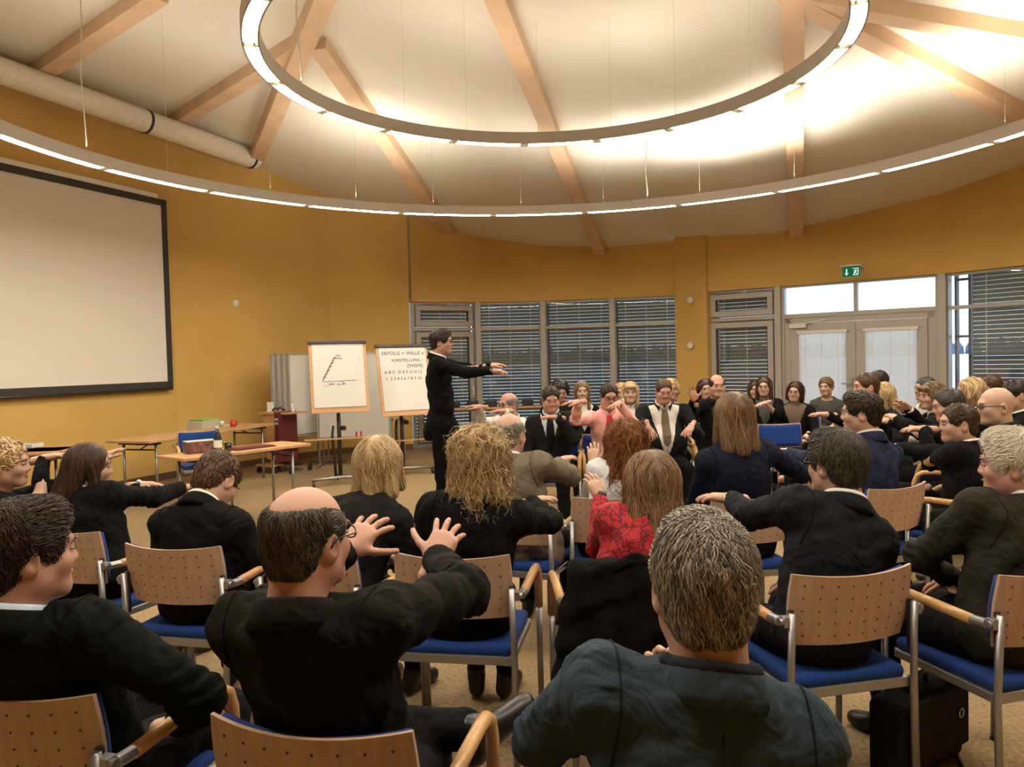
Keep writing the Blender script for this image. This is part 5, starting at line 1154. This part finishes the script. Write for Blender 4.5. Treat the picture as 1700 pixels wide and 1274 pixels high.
P_('grinning dark haired man in a black suit looking down at his hand', (915, 641), 7.0, yaw=-170, hyaw=-14, hpitch=14, R='lap', L=dict(x=925, y=694, ext=.62, hd=(-1, -.1, .15)), jacket=(.013, .013, .012), shirt=(.50, .60, .72), tie=BLK, jopen=.09, hair='short', hairm=HD, skinc=SKR, res=.014, nlock=300, ch='wooden armchair under the grinning man in the black suit')
P_('bald man with glasses in a white shirt leaning back, arms towards the speaker', (843, 651), 7.5, yaw=-142, hyaw=12, R=dict(x=797, y=676, ext=.93, hd=(-1, -.1, .1)), L=dict(x=838, y=683, ext=.8, hd=(-1, -.2, .05)), outfit='shirt', shirt=(.68, .66, .60), tie=(.10, .10, .10), hair='bald', by=.0, bl=.04, hairm=HBAL, glasses=1, hipoff=-.15, skinc=SKR, res=.015, nlock=120, ch='blue backed wooden armchair of the bald man in white shirt')
P_('man standing in a black suit with glasses, both arms stretched out to the right', (733, 546), 7.3, yaw=90, stand=True, hyaw=4, R=dict(x=817, y=616, ext=.985, hd=(1, 0, -.08), spread=.15), L=dict(x=815, y=607, ext=.985, hd=(1, .0, .05)), jacket=(.003, .003, .004), shirt=(.78, .76, .7), trousers=(.003, .003, .004), hair='short', puff=.004, hairm=HD, glasses=1.2, watch='RL', res=.012, nlock=600, skinc=SKR, near=0)

# ------------------------------------------------------------------ empty chairs, coats, bags
c = at(1308, 720, 7.65); chair(c[0], c[1], math.radians(178), 'empty wooden armchair turned to the camera showing its blue back cushion')
c = at(786, 700, 7.9); chair(c[0], c[1], math.radians(-165), 'blue cushioned chair with a black coat right of the standing man')
CO2 = (c[0], c[1])
c = at(335, 735, 8.6); chair(c[0], c[1], math.radians(150), 'chair with blue back behind the front table')
c = at(1575, 760, 5.6); chair(c[0], c[1], math.radians(-60), 'wooden armchair beside the reaching arms right of the navy suit')
def coat(x, y, yaw, label, down=.34, wide=.20):
    Rm = rot(yaw); C_ = lambda a, b, c: np.array((x, y, 0)) + Rm @ np.array((a, b, c)); J = SDF(.011)
    J.cap(C_(-wide, -.255, .805), C_(wide, -.255, .805), .034, k=.02)
    for i in range(7):
        u = -wide + i * wide / 3; J.cap(C_(u, -.285, .80), C_(u * 1.12, -.315 - .012 * (i % 2), down + .03 * (i % 3)), .022, .030, k=.03)
        J.cap(C_(u, -.215, .80), C_(u, -.200, .56), .018, .018, k=.03)
    J.cap(C_(-wide, -.28, .79), C_(-wide - .06, -.29, .42), .035, .045, k=.03).cap(C_(wide, -.28, .79), C_(wide + .05, -.28, .45), .03, .04, k=.03)
    J.ell(C_(0, -.30, .56), (wide + .055, .036, .30), Rm, k=.03)
    J.fn(folds(.007, 4, .12)); v, q = J.mesh(); o = empty('coat', (x, y, 0), label, 'coat'); mk('coat_fabric', v, q, cloth((.0045, .004, .004), .5), o, off=(x, y, 0))
    b = MB(); b.tube([C_(-.10, -.30, .80), C_(-.05, -.305, .835), (C_(.05, -.305, .835)), C_(.10, -.30, .80)], .016, 8); b.build('coat_collar', cloth((.0045, .004, .004), .5), o, smooth=True, off=(x, y, 0))
h_ = at(1052, 700, 2.72); yy = math.radians(-3); coat(h_[0] + math.sin(yy) * .245, h_[1] + math.cos(yy) * .245, yy, 'black coat draped over the chair back behind the red top', .30, .215)
coat(CO2[0], CO2[1], math.radians(-165), 'black coat hanging over the chair beside the standing man', .5)
# briefcase
P = np.array((1.47, 2.82, 0)); o = empty('briefcase', P, 'black fabric briefcase under the armchair at lower right', 'bag', rz=math.radians(35)); bm_ = cloth((.012, .011, .011), .5)
MB().box((0, 0, .155), (.42, .15, .29)).build('bag_body', bm_, o, bevel=.03, smooth=True); MB().box((0, -.085, .19), (.40, .02, .24)).build('flap', bm_, o, bevel=.008)
MB().tube([(-.07, 0, .30), (-.06, 0, .345), (.06, 0, .345), (.07, 0, .30)], .010, 8).build('bag_handle', M['black'], o, smooth=True)
MB().tube([(.18, -.08, .29), (.24, -.02, .2), (.22, .05, .1), (.25, .0, .02), (.1, -.12, .01), (-.1, -.14, .012)], .009, 6).build('strap', M['black'], o, smooth=True)
b = MB(); b.tube([(.13 + .016 * math.cos(a), -.099, .2 + .016 * math.sin(a)) for a in np.linspace(0, 2 * math.pi, 13)], .0025, 6, cap=False); b.build('ring_buckle', M['silver'], o)
# beige bag hanging from the elderly man's chair
P = at(916, 900, 4.2); o = empty('handbag', (P[0], P[1], .41), 'soft beige bag hanging from the armrest behind the elderly man', 'bag'); J = SDF(.012); J.ell((0, 0, .10), (.07, .13, .12)).ell((0, 0, .20), (.04, .10, .05), k=.04).fn(folds(.005, 2, .07)); v, q = J.mesh(); mk('bag_body', v, q, M['beige'], o)
MB().tube([(0, -.06, .22), (.0, -.05, .30), (.0, .05, .30), (0, .06, .22)], .008, 8).build('strap', M['beige'], o, smooth=True)
# things on the floor at the left
P = atz(272, 1118, 0); o = empty('paper_pad', P, 'white pad of paper lying on the carpet under the chairs', 'paper', rz=.5); MB().box((0, 0, .012), (.30, .2, .022)).build('pad', M['paper'], o, bevel=.004); MB().box((0, .0, .0245), (.28, .18, .002)).build('top_sheet', M['whiteitem'], o)
bottle(atz(314, 1146, 0), 'empty clear bottle standing on the carpet behind the left chairs', .26)
